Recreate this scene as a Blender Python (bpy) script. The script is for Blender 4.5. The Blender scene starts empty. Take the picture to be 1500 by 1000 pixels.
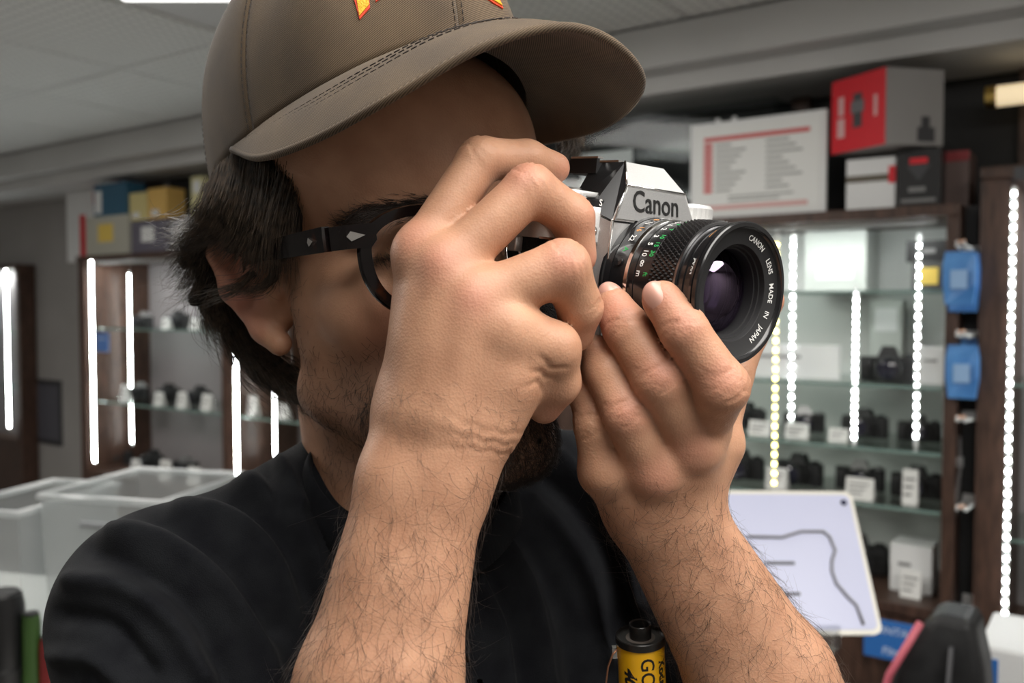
import bpy, bmesh, math, random
import numpy as np
from mathutils import Vector, Matrix

# ------------------------------------------------------------------ camera, world, lights, exposure
FPX = 1300.0                       # focal length in pixels of the 1500 x 1000 frame
PITCH = math.atan(50.0 / FPX)      # the phone looks down a little
EYE = np.array([0.0, 0.0, 1.60])
scene = bpy.context.scene
COL = scene.collection
cam_d = bpy.data.cameras.new('camera'); cam_o = bpy.data.objects.new('camera', cam_d); COL.objects.link(cam_o)
cam_d.sensor_width = 36.0; cam_d.lens = 36.0 * FPX / 1500.0
cam_d.clip_start = 0.02; cam_d.clip_end = 50
cam_o.location = EYE; cam_o.rotation_euler = (math.pi / 2 - PITCH, 0, 0)
cam_d.dof.use_dof = True; cam_d.dof.focus_distance = 0.415; cam_d.dof.aperture_fstop = 8.5
scene.camera = cam_o
world = bpy.data.worlds.new('world'); scene.world = world; world.use_nodes = True
world.node_tree.nodes['Background'].inputs[0].default_value = (0.80, 0.88, 1.0, 1)
world.node_tree.nodes['Background'].inputs[1].default_value = 0.16
scene.view_settings.view_transform = 'Standard'; scene.view_settings.look = 'None'
scene.view_settings.gamma = 1.0; scene.view_settings.use_curve_mapping = False
scene.view_settings.exposure = 0.30
CEIL = 2.41
def ceiling_lamp_light(name, x, y, sx, sy, power, color=(1.0, 0.96, 0.90)):
    l = bpy.data.lights.new(name, 'AREA'); l.shape = 'RECTANGLE'; l.size = sx; l.size_y = sy; l.energy = power; l.color = color
    o = bpy.data.objects.new(name, l); COL.objects.link(o); o.location = (x, y, CEIL - 0.045); o['kind'] = 'structure'
    return o
# the shop's ceiling panels (fixtures are built with the ceiling)
LAMPS = [(0.22, -0.12, 0.6, 1.1, 11.5), (1.02, -0.12, 0.5, 1.0, 15.0), (-0.71, 1.72, 0.56, 1.16, 11.0), (0.3, -2.9, 0.6, 1.2, 5.0), (-2.4, 1.7, 0.6, 1.2, 36.0)]  # last panel is added out of view to brighten the far left
for i, (x, y, sx, sy, p) in enumerate(LAMPS):
    ceiling_lamp_light('ceiling_lamp_light', x, y, sx, sy, p)

# ------------------------------------------------------------------ coordinates
_c, _s = math.cos(-PITCH), math.sin(-PITCH)
RX = np.array([[1, 0, 0], [0, _c, -_s], [0, _s, _c]])
def W(v):                          # eye frame (x right, y ahead, z up) -> room
    return np.asarray(v, float) @ RX.T + EYE
def P(px, py, d):                  # a point seen at px,py at distance d ahead, in the eye frame
    return np.array([(px - 750.0) / FPX * d, d, (500.0 - py) / FPX * d])
def PW(px, py, d): return W(P(px, py, d))
rng = np.random.default_rng(7)
random.seed(7)

# ------------------------------------------------------------------ materials
def mat(name, color, rough=0.5, metal=0.0, emit=None, estr=0.0, spec=0.5, coat=0.0, alpha=None, sheen=0.0):
    m = bpy.data.materials.get(name)
    if m: return m
    m = bpy.data.materials.new(name); m.use_nodes = True
    b = m.node_tree.nodes['Principled BSDF']
    b.inputs['Base Color'].default_value = (*color, 1); b.inputs['Roughness'].default_value = rough
    b.inputs['Metallic'].default_value = metal; b.inputs['Specular IOR Level'].default_value = spec
    b.inputs['Coat Weight'].default_value = coat; b.inputs['Sheen Weight'].default_value = sheen
    if emit: b.inputs['Emission Color'].default_value = (*emit, 1); b.inputs['Emission Strength'].default_value = estr
    if alpha is not None: b.inputs['Alpha'].default_value = alpha
    return m
class NT:
    def __init__(s, m): s.m = m; s.t = m.node_tree; s.b = s.t.nodes['Principled BSDF']
    def n(s, typ, **kw):
        x = s.t.nodes.new(typ)
        for k, v in kw.items():
            if k.startswith('_'): setattr(x, k[1:], v)
            else: x.inputs[k.replace('__', ' ')].default_value = v
        return x
    def l(s, a, b): s.t.links.new(a, b)
def noisy(name, c1, c2, scale=20, rough=0.5, bump=0.0, bscale=None, metal=0.0, detail=3, spec=0.5, stretch=None, sheen=0.0, coat=0.0, dist=0.001):
    m = bpy.data.materials.get(name)
    if m: return m
    m = mat(name, c1, rough, metal, spec=spec, sheen=sheen, coat=coat); k = NT(m)
    tc = k.n('ShaderNodeTexCoord'); src = tc.outputs['Object']
    if stretch:
        mp = k.n('ShaderNodeMapping'); mp.inputs['Scale'].default_value = stretch; k.l(src, mp.inputs['Vector']); src = mp.outputs['Vector']
    no = k.n('ShaderNodeTexNoise', Scale=scale, Detail=detail); k.l(src, no.inputs['Vector'])
    r = k.n('ShaderNodeValToRGB'); r.color_ramp.elements[0].position = 0.35; r.color_ramp.elements[1].position = 0.65
    r.color_ramp.elements[0].color = (*c1, 1); r.color_ramp.elements[1].color = (*c2, 1)
    k.l(no.outputs['Fac'], r.inputs['Fac']); k.l(r.outputs['Color'], k.b.inputs['Base Color'])
    if bump:
        n2 = k.n('ShaderNodeTexNoise', Scale=bscale or scale * 4, Detail=4.0); k.l(src, n2.inputs['Vector'])
        bp = k.n('ShaderNodeBump', Strength=bump, Distance=dist); k.l(n2.outputs['Fac'], bp.inputs['Height']); k.l(bp.outputs['Normal'], k.b.inputs['Normal'])
    return m
def glassy(name, tint, mix=0.12, rough=0.05):
    m = bpy.data.materials.get(name)
    if m: return m
    m = bpy.data.materials.new(name); m.use_nodes = True; t = m.node_tree; t.nodes.clear()
    o = t.nodes.new('ShaderNodeOutputMaterial'); tr = t.nodes.new('ShaderNodeBsdfTransparent'); tr.inputs[0].default_value = (*tint, 1)
    g = t.nodes.new('ShaderNodeBsdfGlossy'); g.inputs['Roughness'].default_value = rough
    lw = t.nodes.new('ShaderNodeLayerWeight'); lw.inputs[0].default_value = 0.5
    f = t.nodes.new('ShaderNodeMath'); f.operation = 'POWER'; f.inputs[1].default_value = 5.0; t.links.new(lw.outputs['Facing'], f.inputs[0])
    ma = t.nodes.new('ShaderNodeMath'); ma.operation = 'MULTIPLY_ADD'; ma.inputs[1].default_value = 0.6; ma.inputs[2].default_value = mix; ma.use_clamp = True
    mx = t.nodes.new('ShaderNodeMixShader')
    t.links.new(f.outputs[0], ma.inputs[0]); t.links.new(ma.outputs[0], mx.inputs[0]); t.links.new(tr.outputs[0], mx.inputs[1]); t.links.new(g.outputs[0], mx.inputs[2]); t.links.new(mx.outputs[0], o.inputs[0])
    return m

# ------------------------------------------------------------------ object helpers
def tag(o, label=None, cat=None, group=None, kind=None):
    if label: o['label'] = label
    if cat: o['category'] = cat
    if group: o['group'] = group
    if kind: o['kind'] = kind
    return o
def link(name, me, m=None, parent=None, smooth=False):
    o = bpy.data.objects.new(name, me); COL.objects.link(o)
    if m is not None and not me.materials: me.materials.append(m)
    if smooth: me.shade_smooth()
    if parent is not None: o.parent = parent
    return o
def mesh_np(name, V, F):           # V (n,3), F list/array of faces
    me = bpy.data.meshes.new(name)
    V = np.asarray(V, np.float32)
    if isinstance(F, np.ndarray):
        nf, k = F.shape
        me.vertices.add(len(V)); me.vertices.foreach_set('co', V.ravel())
        me.loops.add(nf * k); me.loops.foreach_set('vertex_index', F.astype(np.int32).ravel())
        me.polygons.add(nf); me.polygons.foreach_set('loop_start', np.arange(0, nf * k, k, dtype=np.int32))
        me.update(calc_edges=True); me.validate()
    else:
        me.from_pydata([tuple(map(float, v)) for v in V], [], [tuple(map(int, f)) for f in F]); me.update()
    return me
def empty(name, loc=(0, 0, 0), M=None):
    o = bpy.data.objects.new(name, None); COL.objects.link(o); o.empty_display_size = 0.02
    if M is not None: o.matrix_world = M
    else: o.location = loc
    return o
class MB:                          # mesh builder: plain geometry collected into one mesh
    def __init__(s): s.V = []; s.F = []
    def add(s, V, F):
        o = len(s.V); s.V += [tuple(map(float, v)) for v in V]; s.F += [tuple(i + o for i in f) for f in F]; return s
    def box(s, x0, x1, y0, y1, z0, z1, bev=0.0, M=None):
        bm = bmesh.new(); bmesh.ops.create_cube(bm, size=1.0)
        for v in bm.verts:
            v.co = Vector(((x0 + x1) / 2 + v.co.x * (x1 - x0), (y0 + y1) / 2 + v.co.y * (y1 - y0), (z0 + z1) / 2 + v.co.z * (z1 - z0)))
        if bev > 0: bmesh.ops.bevel(bm, geom=bm.edges[:], offset=bev, segments=2, affect='EDGES', profile=0.5)
        if M is not None: bmesh.ops.transform(bm, matrix=M, verts=bm.verts)
        bm.verts.index_update(); s.add([v.co[:] for v in bm.verts], [[v.index for v in f.verts] for f in bm.faces]); bm.free(); return s
    def lathe(s, prof, n=48, axis='y', sgn=1, M=None):   # prof: list of (t along axis, r)
        V = []; F = []
        for t, r in prof:
            for i in range(n):
                a = 2 * math.pi * i / n
                c, d = r * math.cos(a), r * math.sin(a)
                V.append((c, sgn * t, d) if axis == 'y' else ((c, d, sgn * t) if axis == 'z' else (sgn * t, c, d)))
        for j in range(len(prof) - 1):
            for i in range(n):
                k = (i + 1) % n
                F.append((j * n + i, j * n + k, (j + 1) * n + k, (j + 1) * n + i))
        if M is not None: V = [M @ Vector(v) for v in V]
        return s.add(V, F)
    def prism(s, poly, h0, h1, axis='y', M=None):        # polygon (a,b) extruded along axis
        n = len(poly)
        def pt(a, b, h): return (a, h, b) if axis == 'y' else ((a, b, h) if axis == 'z' else (h, a, b))
        V = [pt(a, b, h0) for a, b in poly] + [pt(a, b, h1) for a, b in poly]
        F = [tuple(range(n)), tuple(range(2 * n - 1, n - 1, -1))] + [(i, i + n, (i + 1) % n + n, (i + 1) % n) for i in range(n)]
        if M is not None: V = [M @ Vector(v) for v in V]
        return s.add(V, F)
    def tube(s, pts, r, n=8, closed=False, flat=1.0):
        pts = [Vector(p) for p in pts]; N = len(pts); rr = r if hasattr(r, '__len__') else [r] * N
        V = []; F = []; up = None
        for i, p in enumerate(pts):
            t = (pts[(i + 1) % N] - pts[i - 1]) if closed else (pts[min(i + 1, N - 1)] - pts[max(i - 1, 0)])
            t.normalize()
            if up is None: up = Vector((0, 0, 1)) if abs(t.z) < 0.9 else Vector((1, 0, 0))
            x = up.cross(t).normalized(); y = t.cross(x); up = y
            for k in range(n):
                a = 2 * math.pi * k / n
                V.append(p + x * math.cos(a) * rr[i] + y * math.sin(a) * rr[i] * flat)
        for i in range(N if closed else N - 1):
            for k in range(n):
                j = (i + 1) % N
                F.append((i * n + k, i * n + (k + 1) % n, j * n + (k + 1) % n, j * n + k))
        if not closed: F += [tuple(range(n - 1, -1, -1)), tuple(range((N - 1) * n, N * n))]
        return s.add(V, F)
    def build(s, name, m, parent=None, smooth=False, sharp=None):
        me = bpy.data.meshes.new(name); me.from_pydata(s.V, [], s.F); me.update()
        bm = bmesh.new(); bm.from_mesh(me); bmesh.ops.recalc_face_normals(bm, faces=bm.faces); bm.to_mesh(me); bm.free()
        o = link(name, me, m, parent)
        if smooth:
            me.shade_smooth()
            if sharp: me.set_sharp_from_angle(angle=math.radians(sharp))
        return o
def text_geo(body, size=1.0, extrude=0.0, bold=0.0, align='CENTER', shear=0.0, res=3):
    cu = bpy.data.curves.new('lettering', 'FONT'); cu.body = body; cu.size = size; cu.extrude = extrude; cu.offset = bold
    cu.align_x = align; cu.align_y = 'CENTER'; cu.shear = shear; cu.resolution_u = res
    o = bpy.data.objects.new('lettering', cu); COL.objects.link(o)
    dg = bpy.context.evaluated_depsgraph_get(); me = bpy.data.meshes.new_from_object(o.evaluated_get(dg))
    V = [v.co[:] for v in me.vertices]; F = [tuple(p.vertices) for p in me.polygons]
    bpy.data.objects.remove(o); bpy.data.curves.remove(cu); bpy.data.meshes.remove(me)
    return V, F
def strands_mesh(name, lines, r0, r1=None, sides=3):   # lines (n,k,3) -> thin tapering tubes in one mesh
    L = np.asarray(lines, float); n, k, _ = L.shape
    T = np.gradient(L, axis=1); T /= np.linalg.norm(T, axis=2, keepdims=True) + 1e-12
    ref = np.zeros_like(T); ref[..., 2] = 1; ref[np.abs(T[..., 2]) > 0.9] = (1, 0, 0)
    A = np.cross(ref, T); A /= np.linalg.norm(A, axis=2, keepdims=True) + 1e-12; B = np.cross(T, A)
    rad = np.linspace(r0, r0 * 0.25 if r1 is None else r1, k)[None, :, None]
    V = np.stack([L + rad * (A * math.cos(q) + B * math.sin(q)) for q in 2 * np.pi * np.arange(sides) / sides], axis=2)
    idx = np.arange(n * k * sides).reshape(n, k, sides)
    F = np.stack([idx[:, :-1, :], np.roll(idx, -1, 2)[:, :-1, :], np.roll(idx, -1, 2)[:, 1:, :], idx[:, 1:, :]], axis=-1).reshape(-1, 4)
    return mesh_np(name, V.reshape(-1, 3), F)

# ------------------------------------------------------------------ implicit surfaces (smooth unions meshed by surface nets)
class Cone:
    def __init__(s, a, b, r1, r2):
        s.a = np.asarray(a, float); s.ba = np.asarray(b, float) - s.a; s.r1 = r1; s.dr = r2 - r1; s.L = max(float(s.ba @ s.ba), 1e-12)
        m = max(r1, r2); s.lo = np.minimum(s.a, s.a + s.ba) - m; s.hi = np.maximum(s.a, s.a + s.ba) + m
    def ev(s, p, lo, hi):
        q = p - s.a; h = np.clip(q @ s.ba / s.L, 0, 1)
        return np.linalg.norm(q - h[:, None] * s.ba, axis=1) - (s.r1 + s.dr * h)
class Ell:
    def __init__(s, c, r, R=None):
        s.c = np.asarray(c, float); s.r = np.asarray(r, float); s.R = np.eye(3) if R is None else np.asarray(R, float)
        e = np.sqrt((s.R.T ** 2) @ (s.r ** 2)); s.lo = s.c - e; s.hi = s.c + e
    def ev(s, p, lo, hi):
        q = ((p - s.c) @ s.R.T) / s.r; k0 = np.linalg.norm(q, axis=1); k1 = np.linalg.norm(q / s.r, axis=1) + 1e-9
        return k0 * (k0 - 1) / k1
def smin(a, b, k):
    if k <= 0: return np.minimum(a, b)
    h = np.clip(0.5 + 0.5 * (b - a) / k, 0, 1)
    return b + (a - b) * h - k * h * (1 - h)
class Uni:
    def __init__(s, ch, k=0.0):
        s.ch = ch; s.k = k; s.lo = np.min([c.lo for c in ch], 0); s.hi = np.max([c.hi for c in ch], 0)
    def ev(s, p, lo, hi):
        d = None
        for c in s.ch:
            if np.any(c.lo - MARG > hi) or np.any(c.hi + MARG < lo): continue
            e = c.ev(p, lo, hi); d = e if d is None else smin(d, e, s.k)
        return np.full(len(p), 0.05) if d is None else d
class Sub:                         # a minus b, smoothly
    def __init__(s, a, bs, k=0.002):
        s.a = a; s.bs = bs; s.k = k; s.lo = a.lo; s.hi = a.hi
    def ev(s, p, lo, hi):
        d = s.a.ev(p, lo, hi)
        for c in s.bs:
            if np.any(c.lo - 0.01 > hi) or np.any(c.hi + 0.01 < lo): continue
            d = -smin(-d, c.ev(p, lo, hi), s.k)
        return d
MARG = 0.017
def surface(node, cell, B=16):
    lo = node.lo - 3 * cell; hi = node.hi + 3 * cell; bs = B * cell
    nb = np.ceil((hi - lo) / bs).astype(int)
    g = np.stack(np.meshgrid(*[np.arange(n) for n in nb], indexing='ij'), -1).reshape(-1, 3)
    cen = lo + (g + 0.5) * bs
    keep = []
    for i in range(0, len(g), 4096):
        c = cen[i:i + 4096]; d = node.ev(c, c.min(0) - bs, c.max(0) + bs); keep.append(np.abs(d) < bs * .95)
    g = g[np.concatenate(keep)]
    loc = np.stack(np.meshgrid(*[np.arange(B + 1)] * 3, indexing='ij'), -1).reshape(-1, 3)
    D = (nb + 2) * B + 2
    def key(c): return (c[..., 0].astype(np.int64) * D[1] + c[..., 1]) * D[2] + c[..., 2]
    K = []; VV = []; Q = []
    corners = np.array([[i, j, k] for i in (0, 1) for j in (0, 1) for k in (0, 1)])
    edges = [(a, b) for a in range(8) for b in range(a + 1, 8) if np.abs(corners[a] - corners[b]).sum() == 1]
    todo = [tuple(b) for b in g]; seen = set(todo)
    while todo:
        blk = todo.pop(); base = np.array(blk) * B; p = lo + (base + loc) * cell
        d = node.ev(p, p[0], p[-1]).reshape((B + 1,) * 3)
        ins = d < 0
        if ins.all() or not ins.any(): continue
        for ax in range(3):        # a surface that leaves through a side is followed into the next block
            for sd, w in ((-1, 0), (1, B)):
                fc_ = np.take(ins, w, ax)
                if fc_.any() and not fc_.all():
                    nx = list(blk); nx[ax] += sd; nx = tuple(nx)
                    if nx not in seen and min(nx) >= 0: seen.add(nx); todo.append(nx)
        cs = np.stack([d[i:B + i, j:B + j, k:B + k] for i, j, k in corners], -1); ci = cs < 0
        act = ci.any(-1) & ~ci.all(-1); ac = np.argwhere(act); dv = cs[act]
        acc = np.zeros((len(ac), 3)); cnt = np.zeros(len(ac))
        for a, b in edges:
            m = (dv[:, a] < 0) != (dv[:, b] < 0); t = dv[m, a] / (dv[m, a] - dv[m, b])
            acc[m] += corners[a] + t[:, None] * (corners[b] - corners[a]); cnt[m] += 1
        VV.append(lo + (base + ac + acc / cnt[:, None]) * cell); K.append(key(base + ac))
        for ax in range(3):
            sl0 = [slice(0, B)] * 3; sl1 = [slice(0, B)] * 3; sl1[ax] = slice(1, B + 1)
            A0 = ins[tuple(sl0)]; A1 = ins[tuple(sl1)]; e = np.argwhere(A0 != A1)
            if not len(e): continue
            fl = A0[tuple(e.T)]; e = e + base; u = np.zeros(3, int); v = np.zeros(3, int); u[(ax + 1) % 3] = 1; v[(ax + 2) % 3] = 1
            q = np.stack([key(e - u - v), key(e - v), key(e), key(e - u)], -1); q[~fl] = q[~fl][:, ::-1]; Q.append(q)
    K = np.concatenate(K); VV = np.concatenate(VV); Q = np.concatenate(Q)
    o = np.argsort(K); Ks = K[o]
    i = np.clip(np.searchsorted(Ks, Q), 0, len(Ks) - 1); ok = (Ks[i] == Q).all(1)
    return VV, o[i[ok]]
def vnormals(V, F):
    n = np.zeros_like(V); a, b, c, d = (V[F[:, i]] for i in range(4)); fn = np.cross(c - a, d - b)
    for i in range(4): np.add.at(n, F[:, i], fn)
    return n / (np.linalg.norm(n, axis=1, keepdims=True) + 1e-12)

# ================================================================== the person
HC = np.array([-.072, .527, .049]); HS = 1.05e-3
def head_frame(h, p, r):
    F = np.array([math.sin(h) * math.cos(p), -math.cos(h) * math.cos(p), math.sin(p)])
    R0 = np.array([-math.cos(h), -math.sin(h), 0.0]); U0 = np.cross(R0, F); U0 /= np.linalg.norm(U0)
    return np.array([math.cos(r) * R0 - math.sin(r) * U0, F, math.cos(r) * U0 + math.sin(r) * R0])
HR = head_frame(math.radians(35.7), math.radians(-0.8), math.radians(8.0))   # rows: his right, forward, up
def H(r, f, u): return HC + HS * (np.array([r, f, u], float) @ HR)
def hloc(V): return ((V - HC) @ HR.T) / HS
def hell(c, r): return Ell(H(*c), np.array(r) * HS, HR)
def hcone(a, b, r1, r2): return Cone(H(*a), H(*b), r1 * HS, r2 * HS)
def pc(a, b):                      # cone between two seen points (px,py,d,r_mm)
    return Cone(P(*a[:3]), P(*b[:3]), a[3] / 1000, b[3] / 1000)
def chain(pts, k=0.0035): return Uni([pc(pts[i], pts[i + 1]) for i in range(len(pts) - 1)], k)

class Hand:                        # one palm + arm, every finger blended into it but not into its neighbour
    def __init__(s, base, fingers, k=0.006, kf=0.0010):
        s.base = base; s.f = fingers; s.k = k; s.kf = kf; s.lo = np.min([c.lo for c in [base] + fingers], 0); s.hi = np.max([c.hi for c in [base] + fingers], 0)
    def ev(s, p, lo, hi):
        b = s.base.ev(p, lo, hi); d = None
        for c in s.f:
            if np.any(c.lo - MARG > hi) or np.any(c.hi + MARG < lo): continue
            e = c.ev(p, lo, hi); d = e if d is None else smin(d, e, s.kf)
        return b if d is None else smin(b, d, s.k)
skull = Uni([hell((0, -8, 32), (74, 97, 82)), hell((0, 40, 40), (66, 50, 52)), hell((0, 33, 60), (70, 57, 50)), hell((0, 32, -24), (65, 58, 56)), hell((0, 44, -68), (54, 50, 42)),
             hell((46, 56, -20), (22, 26, 22)), hell((-46, 56, -20), (22, 26, 22)), hcone((58, 26, -20), (52, 16, -66), 11, 13), hcone((-58, 26, -20), (-52, 16, -66), 11, 13),
             hcone((52, 8, -66), (16, 84, -98), 13, 16), hcone((-52, 8, -66), (-16, 84, -98), 13, 16),
             hcone((-10, 88, -99), (10, 88, -99), 17, 17), hell((0, 76, -66), (34, 32, 36)), hell((0, 40, -80), (44, 44, 24))], 0.016)
face = Uni([Sub(skull, [hell((34, 104, -3), (20, 19, 14)), hell((-34, 104, -3), (20, 19, 14))], 0.010),
            hcone((48, 74, 15), (12, 90, 12), 9, 9), hcone((-48, 74, 15), (-12, 90, 12), 9, 9),
            hell((33, 78, -2), (15, 13, 12)), hell((-33, 78, -2), (15, 13, 12)),
            hcone((0, 90, 6), (0, 112, -40), 7, 11), hell((12, 104, -44), (8, 10, 8)), hell((-12, 104, -44), (8, 10, 8)),
            hell((0, 101, -70), (24, 8, 6)), hell((0, 100, -79), (20, 8, 6))], 0.006)
def ear(sg):
    lobe = [hcone((sg * 72, 3, -38), (sg * 75, -6, -30), 6.5, 7.5), hcone((sg * 75, -6, -30), (sg * 84, -22, -8), 7, 6.5), hcone((sg * 84, -22, -8), (sg * 88, -26, 12), 6.5, 5.5), hcone((sg * 88, -26, 12), (sg * 80, -12, 24), 5.5, 5.5),
            hcone((sg * 80, -12, 24), (sg * 72, 3, 14), 5.5, 4), hell((sg * 74, -10, -2), (9, 15, 25)), hcone((sg * 72, 5, -6), (sg * 73, 7, -12), 5, 5), hell((sg * 66, -4, -6), (12, 14, 26))]
    return Sub(Uni(lobe, 0.005), [hell((sg * 86, -8, -6), (8, 8, 13)), hell((sg * 89, -15, 11), (6, 8, 9))], 0.004)
neck_base = np.array([-.058, .545, -.128])
neck = Uni([Cone(H(0, -22, -40), neck_base, .056, .060), Cone(H(0, 6, -84), neck_base + [.010, -.014, .015], .040, .036)], 0.012)
SR = P(243, 903, .470); SL = np.array([.075, .62, -.125])
ER = np.array([-.100, .350, -.320]); EL = np.array([.2017, .46, -.313])
chest = np.array([-.04, .575, -.30])
torso = Uni([Cone(SR, neck_base + [0, .03, -.05], .032, .045), Cone(SL, neck_base + [0, .03, -.05], .034, .045), Ell(chest, (.12, .08, .16), np.array([[.86, .5, 0], [-.5, .86, 0], [0, 0, 1]])),
             Cone(SR, ER, .034, .036), Cone(SL, EL, .036, .038)], 0.02)
trunk = Uni([Uni([face, ear(1), ear(-1)], 0.005), neck, torso], 0.012)

# --- his right hand (holds the grip) and forearm
def fore(wa, wb, fa, fb, el, r0, r1):
    return [Cone(P(*wa), P(*fa), r0, r1), Cone(P(*wb), P(*fb), r0, r1), Cone(P(*fa), el, r1, .040), Cone(P(*fb), el, r1, .040), Cone(el, el + .001, .042, .042)]
r_fore = fore((592, 700, .386), (648, 700, .386), (528, 1000, .374), (582, 1000, .374), ER, .0185, .0258)
r_palm = Uni([pc((618, 378, .393, 11.5), (606, 590, .394, 14.5)), pc((662, 396, .387, 12), (632, 610, .388, 17)), pc((705, 442, .383, 13), (660, 625, .386, 18)),
              pc((738, 500, .382, 13), (690, 620, .388, 18)), Cone(P(735, 566, .386), P(722, 600, .388), .0145, .014),
              pc((606, 590, .394, 14.5), (592, 700, .386, 18.5)), pc((632, 610, .388, 18), (648, 700, .386, 18.5)), pc((690, 620, .386, 18), (650, 705, .386, 18.5)),
              pc((630, 520, .405, 15), (610, 610, .402, 17)), pc((686, 478, .3765, 11), (652, 600, .382, 14)), pc((640, 440, .383, 10), (630, 600, .384, 14)), Ell(P(682, 505, .384), (.027, .0150, .030)), Ell(P(738, 535, .387), (.017, .0155, .022))] + r_fore, 0.011)
RI = [(616, 374, .391, 11.5), (703, 233, .401, 10.0), (772, 234, .415, 9.0), (812, 246, .4235, 7.6)]
RM = [(657, 390, .384, 11.5), (776, 276, .392, 10.8), (838, 318, .402, 9.8), (849, 376, .408, 8.0)]
RR = [(702, 440, .3805, 12.5), (824, 391, .3825, 11.8), (850, 450, .394, 9.8), (843, 489, .402, 8.4)]
RP = [(743, 482, .379, 13), (811, 511, .3845, 11.6), (818, 560, .394, 9.6), (797, 595, .402, 8.0)]
RT = [(632, 590, .400, 15.0), (640, 510, .425, 12.0), (690, 440, .452, 10.5), (740, 405, .470, 9.0)]
r_fing = [chain(q) for q in (RI, RM, RR, RP, RT)]
r_bump = [Ell(P(611, 362, .386), (.0085, .0075, .010)), Ell(P(648, 388, .3775), (.0095, .007, .010)), Ell(P(696, 434, .3725), (.0095, .0065, .009)), Ell(P(740, 484, .372), (.008, .006, .008))]
r_bump += [pc((650, 396, .3745, 2.6), (628, 600, .3735, 2.2)), pc((696, 445, .3700, 2.6), (652, 610, .3700, 2.2)), pc((614, 385, .3830, 2.2), (612, 600, .3810, 2.2))]
r_arm = Hand(Uni([r_palm] + r_bump, 0.009), r_fing)
# --- his left hand (cups the lens) and forearm
l_fore = fore((947, 742, .440), (988, 742, .440), (1088, 1000, .452), (1140, 985, .452), EL, .0195, .0262)
l_palm = Uni([pc((1030, 628, .418, 12), (985, 735, .440, 17)), pc((1013, 655, .415, 12.5), (975, 735, .440, 18)), pc((960, 690, .417, 12.5), (958, 740, .438, 18)),
              pc((886, 690, .424, 12.5), (940, 742, .438, 18)), pc((1050, 650, .440, 14), (1000, 730, .445, 18)), pc((930, 640, .44, 16), (1000, 640, .445, 16))] + l_fore, 0.011)
LI = [(1032, 622, .416, 12), (1058, 566, .388, 11.6), (1001, 482, .386, 10.2), (970, 440, .391, 9.0)]
LM = [(1015, 652, .412, 12), (966, 556, .396, 11.6), (917, 480, .404, 10.4), (899, 450, .410, 9.2)]
LR = [(958, 690, .415, 12), (918, 606, .404, 10.8), (888, 545, .411, 9.8), (874, 517, .416, 8.8)]
LP = [(884, 690, .422, 11.5), (872, 622, .417, 9.8), (861, 578, .421, 8.6), (856, 556, .424, 7.8)]
LT = [(1040, 645, .440, 13), (1070, 552, .458, 11), (1097, 488, .464, 9.6), (1124, 440, .455, 8.6)]
l_fing = [chain(q) for q in (LI, LM, LR, LP, LT)]
l_bump = [Ell(P(1018, 656, .4075), (.008, .006, .008)), Ell(P(960, 694, .4095), (.008, .006, .008)), Ell(P(892, 690, .4150), (.007, .006, .008))]
l_arm = Hand(Uni([l_palm] + l_bump, 0.008), l_fing, 0.0045)
body = Uni([trunk, r_arm, l_arm], 0.0)
BV, BF = surface(body, 0.0014)
for _ in range(2):                 # relax the mesh a little
    cnt = np.zeros(len(BV)); acc = np.zeros_like(BV)
    for i in range(4):
        np.add.at(acc, BF[:, i], BV[BF[:, (i + 1) % 4]] + BV[BF[:, (i + 3) % 4]]); np.add.at(cnt, BF[:, i], 2)
    BV = BV + 0.45 * (acc / cnt[:, None] - BV)
BN = vnormals(BV, BF)
def wrinkle(c, axis, out, offs, half, depth=.00055, w=.00085, reach=.017):   # creases across a joint, pressed into the skin
    global BV
    c = np.array(c); a = np.array(axis, float); a /= np.linalg.norm(a); o = np.array(out, float); o -= a * (o @ a); o /= np.linalg.norm(o); t = np.cross(a, o)
    q = BV - c; s_ = q @ a; x = q @ t; m = (np.linalg.norm(q, axis=1) < reach) & (BN @ o > .15)
    e = np.zeros(len(BV))
    for of in offs: e[m] += np.exp(-((s_[m] - of - 25 * of * (x[m] / half) ** 2 * .03 - .0006 * np.sin(x[m] * 700 + of * 3e3)) / w) ** 2)
    e *= np.clip(1.3 - np.abs(x) / half, 0, 1)
    BV = BV - BN * (depth * e)[:, None]
def jw(ch, i, out, offs=(-.0042, -.002, .0002, .0026, .0048), half=.009, depth=.0009):
    a = np.array([P(*q[:3]) for q in ch]); wrinkle(a[i] + np.array(out) / np.linalg.norm(out) * ch[i][3] / 1000, a[i + 1] - a[i - 1], out, offs, half, depth)
jw(RI, 1, (-.3, -.5, .8)); jw(RM, 1, (0, -.7, .7)); jw(RR, 1, (.2, -.8, .5)); jw(RR, 2, (.8, -.5, .2), (-.001, .001), .007)
jw(RM, 2, (.7, -.3, .6), (-.0012, .001), .007, .0004); jw(LP, 1, (-.3, -.9, 0)); jw(LI, 1, (.2, -.95, .1)); jw(LI, 2, (-.1, -.9, .3), (-.002, .0, .002)); jw(LM, 1, (0, -.95, .1)); jw(LM, 2, (-.2, -.9, .3), (-.002, 0, .002)); jw(LR, 1, (-.1, -.95, .1))
wrinkle(P(788, 540, .380), P(800, 520, .38) - P(775, 570, .38), (.6, -.8, 0), (-.0055, -.001, .0035), .008, .0009, .0010, .02)
wrinkle(P(715, 645, .373), P(735, 560, .38) - P(690, 740, .38), (.2, -1, 0), (-.004, .0, .0045), .022, .0005, .0010, .03)
BN = vnormals(BV, BF)
HL = hloc(BV)
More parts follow.
